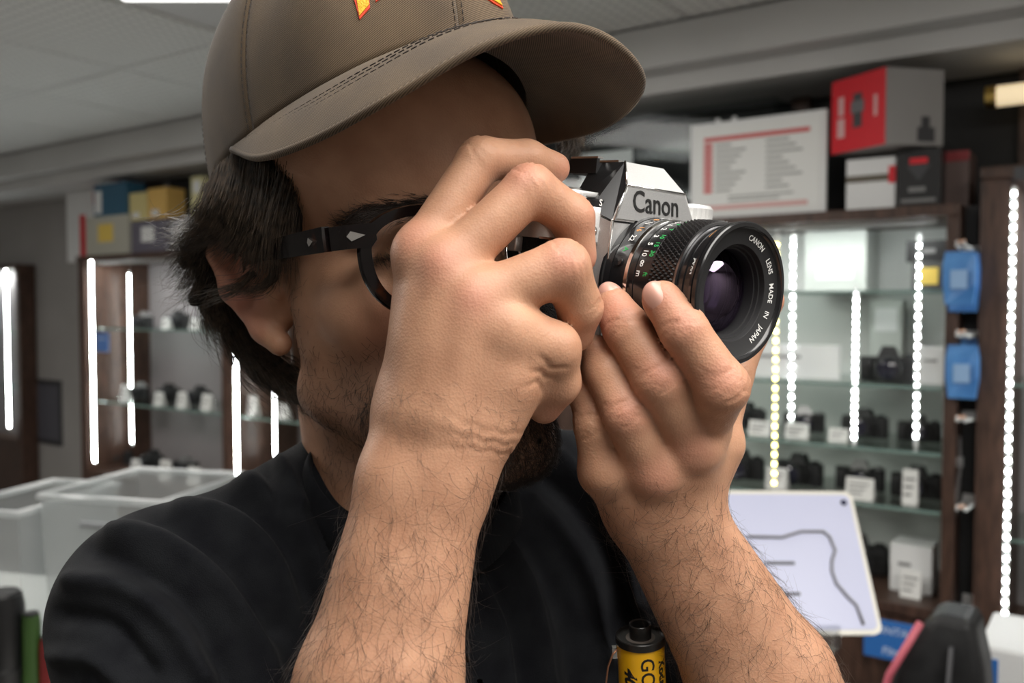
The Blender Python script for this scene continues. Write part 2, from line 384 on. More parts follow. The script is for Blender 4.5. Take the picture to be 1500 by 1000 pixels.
# skin attributes: flush on knuckles, tips, ear and nose; beard shadow on the jaw
flush = np.zeros(len(BV))
def blush(c, s, w):
    global flush
    flush = np.maximum(flush, w * np.exp(-((BV - c) ** 2).sum(1) / (2 * s * s)))
for f_ in [(607, 354, .382), (645, 384, .372), (694, 432, .361), (765, 252, .384), (828, 372, .370), (860, 318, .402), (858, 470, .40), (820, 590, .40), (832, 255, .423), (862, 385, .405)]: blush(P(*f_), .0072, .60)
for f_ in [(1058, 552, .378), (970, 545, .385), (920, 603, .394), (1016, 655, .404), (960, 694, .406), (968, 440, .383), (1000, 470, .377), (1145, 440, .445), (880, 470, .40), (905, 455, .402)]: blush(P(*f_), .0072, .60)
flush = np.maximum(flush, np.clip(1 - np.linalg.norm((HL - [84, -14, -4]) / [16, 26, 44], axis=1), 0, 1) ** .5 * .95)
flush = np.maximum(flush, .45 * np.clip(1 - np.linalg.norm((HL - [40, 82, -34]) / [30, 40, 30], axis=1), 0, 1))
jaw = np.clip((-46 - HL[:, 2] + 0.28 * (HL[:, 1] - 30)) / 16, 0, 1) * np.clip((HL[:, 2] + 128) / 14 + 3 * (HL[:, 1] > 48), 0, 1) * np.clip((HL[:, 1] + 8) / 14, 0, 1)
side = np.clip(1 - np.abs(HL[:, 1] - 24) / 14, 0, 1) * np.clip((HL[:, 2] + 90) / 30, 0, 1) * np.clip((10 - HL[:, 2]) / 20, 0, 1) * (np.abs(HL[:, 0]) > 48)
on_head = trunk.ev(BV, BV.min(0), BV.max(0)) < .003
stub = np.clip(np.maximum(jaw, side * .8), 0, 1) * (np.linalg.norm(HL / [110, 170, 190], axis=1) < 1) * on_head
me = mesh_np('person', W(BV), BF)
for nm, arr in (('flush', flush), ('stubble', stub)):
    at = me.attributes.new(nm, 'FLOAT', 'POINT'); at.data.foreach_set('value', arr.astype(np.float32))
skin = mat('skin', (.50, .29, .19), .50, spec=.35); k = NT(skin)
tc = k.n('ShaderNodeTexCoord')
n1 = k.n('ShaderNodeTexNoise', Scale=55.0, Detail=4.0); n2 = k.n('ShaderNodeTexNoise', Scale=9.0, Detail=2.0)
k.l(tc.outputs['Object'], n1.inputs['Vector']); k.l(tc.outputs['Object'], n2.inputs['Vector'])
r1 = k.n('ShaderNodeValToRGB'); r1.color_ramp.elements[0].position = .3; r1.color_ramp.elements[1].position = .7
r1.color_ramp.elements[0].color = (.43, .222, .134, 1); r1.color_ramp.elements[1].color = (.545, .300, .186, 1); k.l(n1.outputs['Fac'], r1.inputs['Fac'])
a1 = k.n('ShaderNodeAttribute'); a1.attribute_name = 'flush'; a2 = k.n('ShaderNodeAttribute'); a2.attribute_name = 'stubble'
mx1 = k.n('ShaderNodeMix'); mx1.data_type = 'RGBA'; mx1.inputs['B'].default_value = (.53, .225, .16, 1); k.l(a1.outputs['Fac'], mx1.inputs['Factor']); k.l(r1.outputs['Color'], mx1.inputs['A'])
ms = k.n('ShaderNodeMath', _operation='MULTIPLY'); ms.inputs[1].default_value = .48; k.l(a2.outputs['Fac'], ms.inputs[0])
mx2 = k.n('ShaderNodeMix'); mx2.data_type = 'RGBA'; mx2.inputs['B'].default_value = (.12, .075, .055, 1); k.l(ms.outputs[0], mx2.inputs['Factor']); k.l(mx1.outputs['Result'], mx2.inputs['A'])
k.l(mx2.outputs['Result'], k.b.inputs['Base Color'])
vo = k.n('ShaderNodeTexVoronoi', Scale=900.0); k.l(tc.outputs['Object'], vo.inputs['Vector'])
n3 = k.n('ShaderNodeTexNoise', Scale=330.0, Detail=5.0, Roughness=.65); k.l(tc.outputs['Object'], n3.inputs['Vector'])
ad = k.n('ShaderNodeMath', _operation='ADD'); k.l(vo.outputs['Distance'], ad.inputs[0]); k.l(n3.outputs['Fac'], ad.inputs[1])
bp = k.n('ShaderNodeBump', Strength=.20, Distance=.0006); k.l(ad.outputs[0], bp.inputs['Height']); k.l(bp.outputs['Normal'], k.b.inputs['Normal'])
k.b.inputs['Subsurface Weight'].default_value = .12; k.b.inputs['Subsurface Radius'].default_value = (1.0, .35, .2); k.b.inputs['Subsurface Scale'].default_value = .004
person = link('person', me, skin, smooth=True)
tag(person, 'man in a black t-shirt holding a film camera up to his eye', 'person')

# --- fingernails
nail_m = mat('nail', (.60, .33, .26), .28, spec=.5)
def nail(c, along, out, w, l):
    a = np.array(along, float); a /= np.linalg.norm(a); o = np.array(out, float); o -= a * (o @ a); o /= np.linalg.norm(o); s = np.cross(a, o)
    V = []; F = []; n = 12
    for i in range(n + 1):
        v = -1 + 2 * i / n
        for j in range(n + 1):
            u = -1 + 2 * j / n
            uu, vv = u * math.sqrt(1 - v * v / 2), v * math.sqrt(1 - u * u / 2)
            V.append(c + s * uu * w + a * vv * l + o * (.0012 - .0048 * uu * uu * (w / .0065) - .0016 * vv * vv))
    for i in range(n):
        for j in range(n): F.append((i * (n + 1) + j, i * (n + 1) + j + 1, (i + 1) * (n + 1) + j + 1, (i + 1) * (n + 1) + j))
    o_ = link('fingernail', mesh_np('fingernail', W(V), np.array(F)), nail_m, person, True)
    md = o_.modifiers.new('thickness', 'SOLIDIFY'); md.thickness = .0006
    return o_
nail(P(963, 431, .3835), P(970, 440, .391) - P(1001, 482, .386), (-.15, -.85, .30), .0066, .0068)
nail(P(893, 428, .4065), P(899, 450, .410) - P(917, 480, .404), (-.25, -.45, .55), .0064, .0062)
nail(P(813, 226, .4215), P(812, 246, .4235) - P(772, 234, .415), (.25, .15, .95), .0052, .0056)

# --- black t-shirt: body with folds, ribbed collar
def proj(V):
    return 750 + FPX * V[:, 0] / V[:, 1], 500 - FPX * V[:, 2] / V[:, 1]
def catmull(pts, n, closed=False):
    pts = np.asarray(pts, float); N = len(pts); out = []
    T = np.linspace(0, N if closed else N - 1, n, endpoint=not closed)
    for t in T:
        i = int(min(math.floor(t), N - 1 if closed else N - 2)); u = t - i
        if closed: p0, p1, p2, p3 = (pts[(i + j) % N] for j in (-1, 0, 1, 2))
        else:
            p1, p2 = pts[i], pts[i + 1]; p0 = pts[i - 1] if i > 0 else 2 * p1 - p2; p3 = pts[i + 2] if i + 2 < N else 2 * p2 - p1
        out.append(.5 * (2 * p1 + (p2 - p0) * u + (2 * p0 - 5 * p1 + 4 * p2 - p3) * u * u + (3 * p1 - p0 - 3 * p2 + p3) * u ** 3))
    return np.array(out)
TORR = np.array([[.86, .5, 0], [-.5, .86, 0], [0, 0, 1]])
sh = Uni([Cone(SR, neck_base + [0, .02, -.035], .047, .064), Cone(SL, neck_base + [0, .02, -.035], .056, .066), Cone(np.array([-.104, .548, -.080]), SR, .029, .045), Cone(np.array([.0, .59, -.085]), SL, .034, .050),
          Ell(chest, (.150, .108, .19), TORR), Cone(neck_base + [0.004, -.007, -.004], neck_base + [.012, -.012, -.10], .064, .078),
          Cone(SR, ER + [-.012, .03, 0.02], .050, .056), Cone(SL, EL + [-.01, .03, .02], .054, .056)], 0.026)
SV, SF = surface(sh, 0.0024); SN = vnormals(SV, SF)
sx, sy = proj(SV); disp = np.zeros(len(SV)); front = SN[:, 1] < .35
def fold(pts, amp, w):             # a soft ridge (or valley) running along the cloth
    global disp
    c = catmull([(x, y, 0) for x, y in pts], 40)[:, :2]; d = np.full(len(SV), 1e9)
    for i in range(len(c)): d = np.minimum(d, (sx - c[i, 0]) ** 2 + (sy - c[i, 1]) ** 2)
    disp += np.where(front, 1.45 * amp / 1000 * np.exp(-d / (2 * w * w)), 0)
for pts, amp, w in [([(330, 690), (395, 720), (450, 790), (478, 880)], 5, 13), ([(300, 720), (370, 750), (425, 820), (455, 930)], -5, 12), ([(262, 735), (330, 752), (395, 800), (440, 900), (450, 990)], 5.5, 12),
                    ([(200, 745), (270, 775), (340, 830), (400, 920)], -5, 13), ([(165, 775), (240, 790), (310, 840), (370, 920), (395, 1000)], 5, 13), ([(130, 800), (200, 830), (280, 890), (340, 1000)], -4.5, 13),
                    ([(105, 850), (180, 860), (250, 910), (300, 990)], 4.5, 12), ([(85, 900), (160, 915), (220, 980)], -4, 11), ([(75, 960), (140, 965), (180, 1000)], 4, 10), ([(410, 672), (425, 700), (440, 740)], 4, 8), ([(385, 680), (400, 715), (412, 745)], -4, 8),
                    ([(742, 800), (772, 860), (790, 930), (800, 1000)], 4.5, 9), ([(755, 760), (800, 830), (832, 910), (850, 1000)], -5, 11), ([(775, 735), (830, 790), (868, 860), (890, 960)], 5, 11), ([(800, 700), (850, 750), (895, 820), (920, 920)], -4.5, 10),
                    ([(820, 670), (868, 720), (905, 790), (935, 880)], 4, 9), ([(705, 850), (735, 920), (745, 1000)], 3.5, 9), ([(720, 840), (755, 920), (770, 1000)], -4, 9)]:
    fold(pts, amp, w)
face_on = np.clip(-(SN * SV).sum(1) / np.linalg.norm(SV, axis=1) * 2.2 - .15, 0, 1); SV = SV + SN * (disp * face_on)[:, None]
cloth = noisy('black_cotton', (.0065, .007, .009), (.011, .012, .014), 60, .92, bump=.5, bscale=1500, spec=.12, sheen=.02, dist=.0006)
shirt = link('t_shirt', mesh_np('t_shirt', W(SV), SF), cloth, person, True)
tag(shirt, 'black cotton t-shirt with a ribbed crew collar')
loop = catmull([(-.115, .508, -.067), (-.097, .486, -.090), (-.052, .470, -.111), (-.014, .489, -.098), (-.004, .535, -.076), (-.05, .605, -.056), (-.106, .565, -.058)], 260, True)
lc = loop.mean(0); V = []; F = []
for i, p in enumerate(loop):
    o = p - lc; o[2] = 0; o /= np.linalg.norm(o); rib = .00045 * (1 if i % 2 else -1)
    for (a, b) in [(0, 0), (.0014, .0014), (.0034, -.003), (.0058, -.011), (.0078, -.020), (.0050, -.0225), (.001, -.012), (-.001, -.004)]:
        V.append(p + o * (a + (rib if a > .002 and b > -.021 else 0)) + np.array([0, 0, b]))
m_ = 8
for i in range(len(loop)):
    for j in range(m_): F.append((i * m_ + j, i * m_ + (j + 1) % m_, ((i + 1) % len(loop)) * m_ + (j + 1) % m_, ((i + 1) % len(loop)) * m_ + j))
link('collar', mesh_np('collar', W(V), np.array(F)), cloth, shirt, True)
seam = catmull([P(402, 668, .50), P(428, 704, .484), P(450, 760, .462), P(466, 830, .445)], 30)

# --- hair, eyebrows, beard, arm hair: strands grown from the skin
hair_m = noisy('dark_brown_hair', (.014, .010, .007), (.095, .066, .044), 240, .36, spec=.4)
body_hair_m = mat('body_hair', (.035, .022, .016), .5)
def jitter(c, n, sp, curl=0.0, K=9, lenvar=.25):
    out = []
    for _ in range(n):
        g = c + 0; off = rng.normal(0, 1, 3) * sp; ph = rng.uniform(0, 6.28, 3); fr = rng.uniform(4, 9)
        t = np.linspace(0, 1, K) * rng.uniform(1 - lenvar, 1)
        q = np.array([[np.interp(x, np.linspace(0, 1, len(g)), g[:, j]) for j in range(3)] for x in t])
        q += off * (.45 + .75 * t[:, None]) + curl * np.sin(t[:, None] * fr + ph) * t[:, None]
        out.append(q)
    return out
G = [[(440, 200, .455), (434, 270, .447), (420, 335, .445), (420, 405, .456)], [(420, 210, .458), (414, 280, .449), (402, 345, .449), (400, 412, .459)], [(394, 220, .461), (390, 290, .453), (378, 350, .455), (356, 398, .467)],
     [(370, 222, .469), (364, 290, .463), (346, 345, .466), (316, 372, .479)], [(346, 228, .474), (336, 290, .468), (316, 335, .473), (278, 352, .489)], [(326, 248, .481), (313, 300, .476), (290, 338, .482), (254, 332, .497)],
     [(308, 275, .492), (297, 325, .488), (276, 366, .494), (252, 402, .507)], [(312, 330, .498), (303, 390, .500), (290, 428, .507), (262, 446, .513)]]
G = [catmull([P(*q) for q in g], 16) for g in G]
lines = []
for _ in range(3600):
    t = rng.uniform(0, len(G) - 1.001); i = int(t); g = G[i] * (1 - t + i) + G[i + 1] * (t - i)
    lines += jitter(g, 1, .0035, .0016)
for gd, n, sp, cu in [([(320, 395, .512), (310, 440, .518), (320, 482, .522), (350, 510, .528)], 260, .005, .003), ([(330, 430, .525), (350, 500, .525), (388, 546, .52), (446, 584, .515)], 520, .006, .003),
                  ([(352, 470, .522), (390, 528, .515), (430, 560, .51), (452, 598, .508)], 420, .0055, .003), ([(410, 372, .462), (400, 408, .462), (374, 424, .468), (326, 424, .482)], 120, .0022, .001), ([(372, 400, .470), (350, 420, .472), (320, 430, .482), (296, 440, .49)], 70, .003, .001),
                  ([(300, 300, .496), (280, 330, .498), (256, 345, .503), (238, 330, .508)], 60, .006, .004), ([(310, 410, .51), (292, 420, .512), (270, 430, .515), (248, 428, .52)], 60, .007, .005), ([(818, 150, .548), (836, 182, .55), (838, 210, .552), (826, 238, .555)], 220, .0045, .004), ([(815, 160, .55), (842, 170, .55), (850, 195, .552), (838, 215, .552)], 30, .004, .005)]:
    lines += jitter(catmull([P(*q) for q in gd], 16), n, sp, cu)
hair = link('hair', strands_mesh('hair', W(np.array(lines)), .00017), hair_m, person, True)
tag(hair, 'dark brown wavy hair below the cap', kind='stuff')
core = Uni([Cone(g[a] + [0, .007, 0], g[a + 4] + [0, .007, 0], .0062, .0050) for g in G for a in (0, 4, 8)] + [Cone(P(330, 440, .535), P(390, 540, .530), .014, .010), Cone(P(390, 540, .530), P(440, 580, .522), .010, .006), Cone(P(816, 140, .560), P(824, 215, .562), .006, .005), Cone(P(330, 350, .53), P(330, 440, .535), .02, .016)], .004)
cv, cf = surface(core, .003)
link('hair_mass', mesh_np('hair_mass', W(cv), cf), mat('hair_mass', (.012, .009, .007), .8), person, True)['kind'] = 'stuff'
bx, by = proj(BV); vis = BN[:, 1] < .3
def grow(name, w, n, length, direc, lift=.35, rad=.00009, bend=.5, rnd=.35, m=body_hair_m, K=6):
    w = np.clip(w, 0, None); w = w / w.sum(); ids = rng.choice(len(BV), n, p=w)
    p0 = BV[ids] + rng.normal(0, .0005, (n, 3)) * 1.0; nn = BN[ids]; D = direc[ids] if np.ndim(direc) == 2 else np.tile(direc, (n, 1))
    D = D + rng.normal(0, rnd, (n, 3)); D -= nn * (D * nn).sum(1, keepdims=True); D /= np.linalg.norm(D, axis=1, keepdims=True) + 1e-9
    L_ = length * rng.uniform(.55, 1.15, (n, 1)); sd = np.cross(D, nn) * rng.normal(0, bend, (n, 1))
    Ls = [p0 + L_ * (t * D + lift * nn * (t - .55 * t * t) + sd * t * t) for t in np.linspace(0, 1, K)]
    o = link(name, strands_mesh(name, W(np.stack(Ls, 1)), rad), m, person, True); o['kind'] = 'stuff'; return o
dn = -HR[2] * .8 - HR[1] * .25
chin = stub * np.clip((HL[:, 1] - 45) / 25, 0, 1) * np.clip((-58 - HL[:, 2]) / 10, 0, 1)
grow('beard', chin, 6500, .0085, dn + HR[1] * .6, .6, .00014, .5, .5)
grow('beard', stub, 4200, .0065, dn, .25, .00010, .5, .5)
brow = np.exp(-((HL[:, 2] - (21 - .005 * (HL[:, 0] - 30) ** 2)) / 3.0) ** 2) * (HL[:, 0] > 12) * (HL[:, 0] < 56) * (HL[:, 1] > 55) * on_head
grow('eyebrow', brow, 1700, .009, HR[0] * 1.0 - HR[1] * .4 - HR[2] * .05, .2, .00016, .3, .2)
lash = np.exp(-((HL[:, 2] - 2 + .012 * (HL[:, 0] - 34) ** 2) / 1.3) ** 2) * (np.abs(HL[:, 0] - 35) < 16) * (HL[:, 1] > 60) * on_head
grow('eyelashes', lash, 420, .0075, HR[1] - HR[2] * .5, .8, .0001, .2, .2)
ra = vis * np.clip((by - 640) / 160, 0, 1) * (bx > 400) * (bx < 770) * (BV[:, 1] < .42); rdir = P(700, 900, .38) - P(560, 760, .38)
grow('arm_hair', ra, 2100, .017, rdir / np.linalg.norm(rdir) + np.array([-.5, 0, -.6]), .35, .000072, .9, .6)
la = vis * np.clip((by - 690) / 100, 0, 1) * (bx > 860) * (bx < 1300) * (BV[:, 1] < .47)
grow('arm_hair', la, 2300, .014, np.array([-.3, 0, -.9]), .35, .000075, .9, .7)
grow('arm_hair', vis * (by > 560) * (by < 660) * (bx > 560) * (bx < 760) * (BV[:, 1] < .39), 140, .008, np.array([.5, 0, -.6]), .2, .00006, .6, .4)

# ================================================================== cap
cap = empty('baseball_cap', W(H(0, 0, 70)))
tag(cap, 'faded brown twill baseball cap with curved brim on the man\'s head', 'cap')
def local(o, V): return np.asarray(V) - np.array(o.location)
twill = mat('brown_twill', (.115, .085, .058), .85, spec=.2, sheen=.1); k = NT(twill)
tc = k.n('ShaderNodeTexCoord'); mp = k.n('ShaderNodeMapping'); mp.inputs['Rotation'].default_value = (0, math.radians(40), math.radians(30)); k.l(tc.outputs['Object'], mp.inputs['Vector'])
wv = k.n('ShaderNodeTexWave', Scale=400.0, Distortion=.5, Detail=1.0); wv.bands_direction = 'Z'; k.l(mp.outputs['Vector'], wv.inputs['Vector'])
no = k.n('ShaderNodeTexNoise', Scale=26.0, Detail=5.0); k.l(tc.outputs['Object'], no.inputs['Vector'])
r_ = k.n('ShaderNodeValToRGB'); r_.color_ramp.elements[0].color = (.045, .032, .022, 1); r_.color_ramp.elements[1].color = (.175, .130, .088, 1); k.l(wv.outputs['Fac'], r_.inputs['Fac'])
r2 = k.n('ShaderNodeValToRGB'); r2.color_ramp.elements[0].color = (.75, .75, .78, 1); r2.color_ramp.elements[1].color = (1.2, 1.15, 1.05, 1); r2.color_ramp.elements[0].position = .3; r2.color_ramp.elements[1].position = .7; k.l(no.outputs['Fac'], r2.inputs['Fac'])
mm = k.n('ShaderNodeMix'); mm.data_type = 'RGBA'; mm.blend_type = 'MULTIPLY'; mm.inputs['Factor'].default_value = 1.0; k.l(r_.outputs['Color'], mm.inputs['A']); k.l(r2.outputs['Color'], mm.inputs['B']); k.l(mm.outputs['Result'], k.b.inputs['Base Color'])
bp = k.n('ShaderNodeBump', Strength=.35, Distance=.0004); k.l(wv.outputs['Fac'], bp.inputs['Height']); k.l(bp.outputs['Normal'], k.b.inputs['Normal'])
half = [(0, 93, 97), (30, 86, 92), (55, 69, 82), (72, 42, 72), (80, 4, 63), (79, -45, 52), (60, -85, 45)]
ring = catmull(half + [(0, -108, 42)] + [(-r, f, u) for r, f, u in half[:0:-1]], 240, True)
TOP = np.array([0, -14, 168.0])
def crown_pt(i, ph, off=0.0):
    b = ring[i % 240]; ch = math.cos(ph) ** .62; sv = math.sin(ph) ** .95
    q = TOP + 0; q[:2] = TOP[:2] + (b[:2] - TOP[:2]) * (ch + .035 * math.sin(2 * ph)); q[2] = b[2] + (TOP[2] - b[2]) * sv
    d = q - np.array([0, -10, 60.0]); d /= np.linalg.norm(d)
    wob = 1.2 * math.sin(i * .21) * math.sin(2 * ph) + .8 * math.sin(i * .13 + ph * 5) * math.sin(2 * ph)
    return q + d * (off + wob)
def capw(q): return local(cap, W(H(*q)))
NP = 34; PH = np.linspace(0, math.pi / 2 * .995, NP)
panels = [0, 62, 96, 120, 144, 178, 240]
for a, b in zip(panels[:-1], panels[1:]):
    V = [capw(crown_pt(i, ph, -1.1 * math.exp(-(min(i - a, b - i) / 1.4) ** 2) * math.cos(ph))) for i in range(a, b + 1) for ph in PH]; n = b - a + 1
    F = [(i * NP + j, i * NP + j + 1, (i + 1) * NP + j + 1, (i + 1) * NP + j) for i in range(n - 1) for j in range(NP - 1)]
    o = link('crown_panel', mesh_np('crown_panel', V, np.array(F)), twill, cap, True)
    md = o.modifiers.new('thickness', 'SOLIDIFY'); md.thickness = .0016; md.offset = 0
def dashes(curve, seg, gap, r, mb):
    d = np.concatenate([[0], np.cumsum(np.linalg.norm(np.diff(curve, axis=0), axis=1))]); s = 0
    while s + seg < d[-1]:
        pts = [[np.interp(x, d, curve[:, j]) for j in range(3)] for x in (s, s + seg / 2, s + seg)]; mb.tube(pts, r, 4); s += seg + gap
thread = mat('dark_thread', (.035, .027, .022), .8)
mb = MB()
for a in panels[:-1]:
    for of in (-2.4, 2.4): dashes(np.array([capw(crown_pt(a, ph, .9) + np.array([0, 0, 0]) + (np.array([ring[(a + 1) % 240][0] - ring[a - 1][0], ring[(a + 1) % 240][1] - ring[a - 1][1], 0]) / np.linalg.norm(ring[(a + 1) % 240] - ring[a - 1])) * of) for ph in np.linspace(.02, 1.45, 60)]), .0022, .0013, .00028, mb)
mb.build('seam_stitching', thread, cap)['kind'] = 'stuff'
MB().lathe([(0, .0001), (.004, .004), (.0035, .007), (0, .008)], 16, 'z', M=Matrix.Translation(Vector(capw(TOP)))).build('top_button', twill, cap, True)
# curved brim: lofted between the crown seam and the outer edge
inner = catmull([(80, -2, 63), (73, 40, 71), (56, 68, 81), (31, 86, 91), (0, 93, 96), (-31, 86, 91), (-56, 68, 81), (-73, 40, 71), (-80, -2, 63)], 97)
outer = catmull([(82, 0, 62), (86, 48, 51), (78, 92, 52), (60, 132, 62), (33, 158, 76), (0, 168, 83), (-33, 164, 78), (-62, 147, 66), (-80, 104, 57), (-84, 50, 57), (-81, 0, 62)], 97)
NB = 18
def brim_pt(i, t, off=0):
    q = inner[i] * (1 - t) + outer[i] * t; q[2] += 5 * math.sin(math.pi * t) * (1 - abs(i - 48) / 48) ** .5 + off
    return q
V = [capw(brim_pt(i, t)) for i in range(97) for t in np.linspace(0, 1, NB)]
F = [(i * NB + j, i * NB + j + 1, (i + 1) * NB + j + 1, (i + 1) * NB + j) for i in range(96) for j in range(NB - 1)]
brim = link('brim', mesh_np('brim', V, np.array(F)), twill, cap, True)
md = brim.modifiers.new('thickness', 'SOLIDIFY'); md.thickness = .0036; md.offset = 0
md = brim.modifiers.new('edge', 'BEVEL'); md.width = .0012; md.segments = 2; md.limit_method = 'ANGLE'
edge = np.array([capw(outer[i] + np.array([0, 0, 0.3])) for i in range(97)])
MB().tube(edge, .0021, 8).build('brim_piping', twill, brim, True)
mb = MB()
for t in (.40, .48, .56): dashes(np.array([capw(brim_pt(i, t, 2.4)) for i in range(4, 93)]), .0030, .0012, .00030, mb)
mb.build('brim_stitching', thread, brim)['kind'] = 'stuff'
# embroidered letter feet on the front (their upper parts run out of the frame)
GI = [(i, ph) for i in list(range(0, 60)) + list(range(200, 240)) for ph in np.linspace(.05, 1.2, 70)]
gp = np.array([H(*crown_pt(i, ph, .8)) for i, ph in GI]); gx, gy = proj(gp)
def on_crown(px, py, off):
    e = (gx - px) ** 2 + (gy - py) ** 2 + 1e9 * (gp[:, 1] > .47); j = np.argsort(e)[:4]; w = 1 / (e[j] + .5); w /= w.sum()
    i0 = GI[j[0]][0]; ii = sum(w[n] * (GI[j[n]][0] if GI[j[n]][0] < 120 else GI[j[n]][0] - 240) for n in range(4)); ph = sum(w[n] * GI[j[n]][1] for n in range(4))
    lo = int(math.floor(ii)); fr = ii - lo
    return crown_pt(lo % 240, ph, off) * (1 - fr) + crown_pt((lo + 1) % 240, ph, off) * fr
red_t = noisy('red_embroidery', (.62, .035, .012), (.75, .07, .02), 900, .6); yel_t = noisy('yellow_embroidery', (.80, .50, .02), (.68, .36, .01), 700, .6, bump=.6, bscale=1200)
def patch(poly, off, th, m, name, parent):
    V = [capw(on_crown(x, y, off)) for x, y in poly] + [capw(on_crown(x, y, off - th)) for x, y in poly]; n = len(poly)
    return MB().add(V, [tuple(range(n))] + [(i, (i + 1) % n, (i + 1) % n + n, i + n) for i in range(n)]).build(name, m, parent)
def inset(poly, k):
    c = np.mean(poly, 0); return [tuple(c + (np.array(p) - c) * np.maximum(0, 1 - k / np.linalg.norm(np.array(p) - c))) for p in poly]
for poly in [[(508, -48), (536, -50), (540, -15), (543, 13), (527, 29), (519, 0)], [(548, -40), (566, -40), (562, -4), (550, 4), (552, -14)], [(700, -40), (716, -36), (726, -14), (736, 14), (722, 6), (708, -4)]]:
    lt = patch(poly, 1.6, 2.0, red_t, 'embroidered_letter', cap); patch(inset(poly, 4.2), 2.1, .8, yel_t, 'letter_fill', lt)

# ================================================================== glasses
specs = empty('eyeglasses', W(H(0, 98, 4)))
tag(specs, 'dark tortoiseshell eyeglasses on the man\'s face, behind his raised hand', 'eyeglasses')
def gw(r, f, u): return local(specs, W(H(r, f, u)))
tort = noisy('tortoiseshell', (.006, .004, .004), (.11, .028, .008), 60, .12, spec=.35); k = NT(tort)
rp = [n for n in k.t.nodes if n.type == 'VALTORGB'][0]; rp.color_ramp.elements[0].position = .58; rp.color_ramp.elements[1].position = .80
def bow(r): return 104 - .0032 * r * r
def rimc(sg, n=56):
    o = []
    for i in range(n):
        a = 2 * math.pi * i / n; c, s = math.cos(a), math.sin(a)
        x = 24 * math.copysign(abs(c) ** .82, c); z = (18 if s > 0 else 23.5) * math.copysign(abs(s) ** .86, s)
        x *= 1 + .06 * s
        o.append((sg * (36 + x), z - 1))
    return o
for sg in (1, -1):
    c = rimc(sg); V = []; F = []; n = len(c); cx, cz = np.mean(c, 0)
    for (x, z) in c:
        d = np.array([x - cx, z - cz]); d /= np.linalg.norm(d)
        for e, dp in [(-.4, -1.8), (4.2, -2.0), (4.8, 0), (4.2, 2.0), (-.4, 1.8)]:
            q = np.array([x, z]) + d * e; V.append(gw(q[0], bow(q[0]) + dp, q[1]))
    for i in range(n):
        for j in range(5): F.append((i * 5 + j, i * 5 + (j + 1) % 5, ((i + 1) % n) * 5 + (j + 1) % 5, ((i + 1) % n) * 5 + j))
    rim = MB().add(V, F).build('frame_rim', tort, specs, True, 40)
    LV = [gw(x, bow(x) + .3, z) for x, z in c]; LV = LV + [gw(cx, bow(cx) + 1.6, cz)]
    MB().add(LV, [(i, (i + 1) % n, n) for i in range(n)]).build('lens', glassy('spectacle_glass', (.96, .97, .96), .06, .02), specs, True)
    e0, e1, h = (57, 74, 6.0)
    mb = MB(); N = 8; V = []
    for i in range(N):
        x = e0 + (e1 - e0) * i / (N - 1)
        for (dz, dp) in [(-4.5 + 3.0 * (i == 0), -2), (-4.5 + 3.0 * (i == 0), 2.2), (6, 2.2), (6, -2)]: V.append(gw(sg * x, bow(x) + dp + (x > 70) * (70 - x) * 1.1, 9 + dz))
    mb.add(V, [(i * 4 + j, i * 4 + (j + 1) % 4, i * 4 + 4 + (j + 1) % 4, i * 4 + 4 + j) for i in range(N - 1) for j in range(4)] + [(0, 1, 2, 3), tuple((N - 1) * 4 + j for j in (3, 2, 1, 0))]).build('end_piece', tort, specs)
    V = []; T = [(74.5, 82, 10, 5.6), (76.5, 62, 9.8, 5.4), (78.5, 40, 9.5, 5.0), (80.5, 15, 9, 4.2), (80, -8, 7, 3.4), (77, -22, -3, 3.0), (75, -32, -16, 2.8)]
    for (r, f_, u, hh) in T:
        for dr, du in [(-1.8, -hh), (1.8, -hh), (2.0, 0), (1.8, hh), (-1.8, hh)]: V.append(gw(sg * (r + dr), f_, u + du))
    MB().add(V, [(i * 5 + j, i * 5 + (j + 1) % 5, i * 5 + 5 + (j + 1) % 5, i * 5 + 5 + j) for i in range(len(T) - 1) for j in range(5)] + [(4, 3, 2, 1, 0), tuple((len(T) - 1) * 5 + j for j in range(5))]).build('temple', tort, specs, True, 30)
    steel = mat('rivet_steel', (.75, .73, .70), .25, 1.0)
    dia = [(-4.2, 0), (1.6, 2.2), (3.4, 0), (1.6, -2.2)]
    MB().add([gw(sg * (66 + a * 1.0), bow(66 + a) + 2.9 , 10 + b) for a, b in dia] + [gw(sg * (66 + a), bow(66 + a) + 1.8, 10 + b) for a, b in dia], [(0, 1, 2, 3)] + [(i, (i + 1) % 4, (i + 1) % 4 + 4, i + 4) for i in range(4)]).build('rivet', steel, specs)
    MB().add([gw(sg * 78.4, 72 - a * .8, 9.8 + b * .9) for a, b in dia] + [gw(sg * 76.0, 72 - a * .8, 9.8 + b * .9) for a, b in dia], [(0, 1, 2, 3)] + [(i, (i + 1) % 4, (i + 1) % 4 + 4, i + 4) for i in range(4)]).build('rivet', steel, specs)
MB().tube([gw(r, bow(r), 6 + 2.5 * math.cos(r / 10 * 1.57)) for r in (-11, -6, 0, 6, 11)], .0026, 8).build('bridge', tort, specs, True)

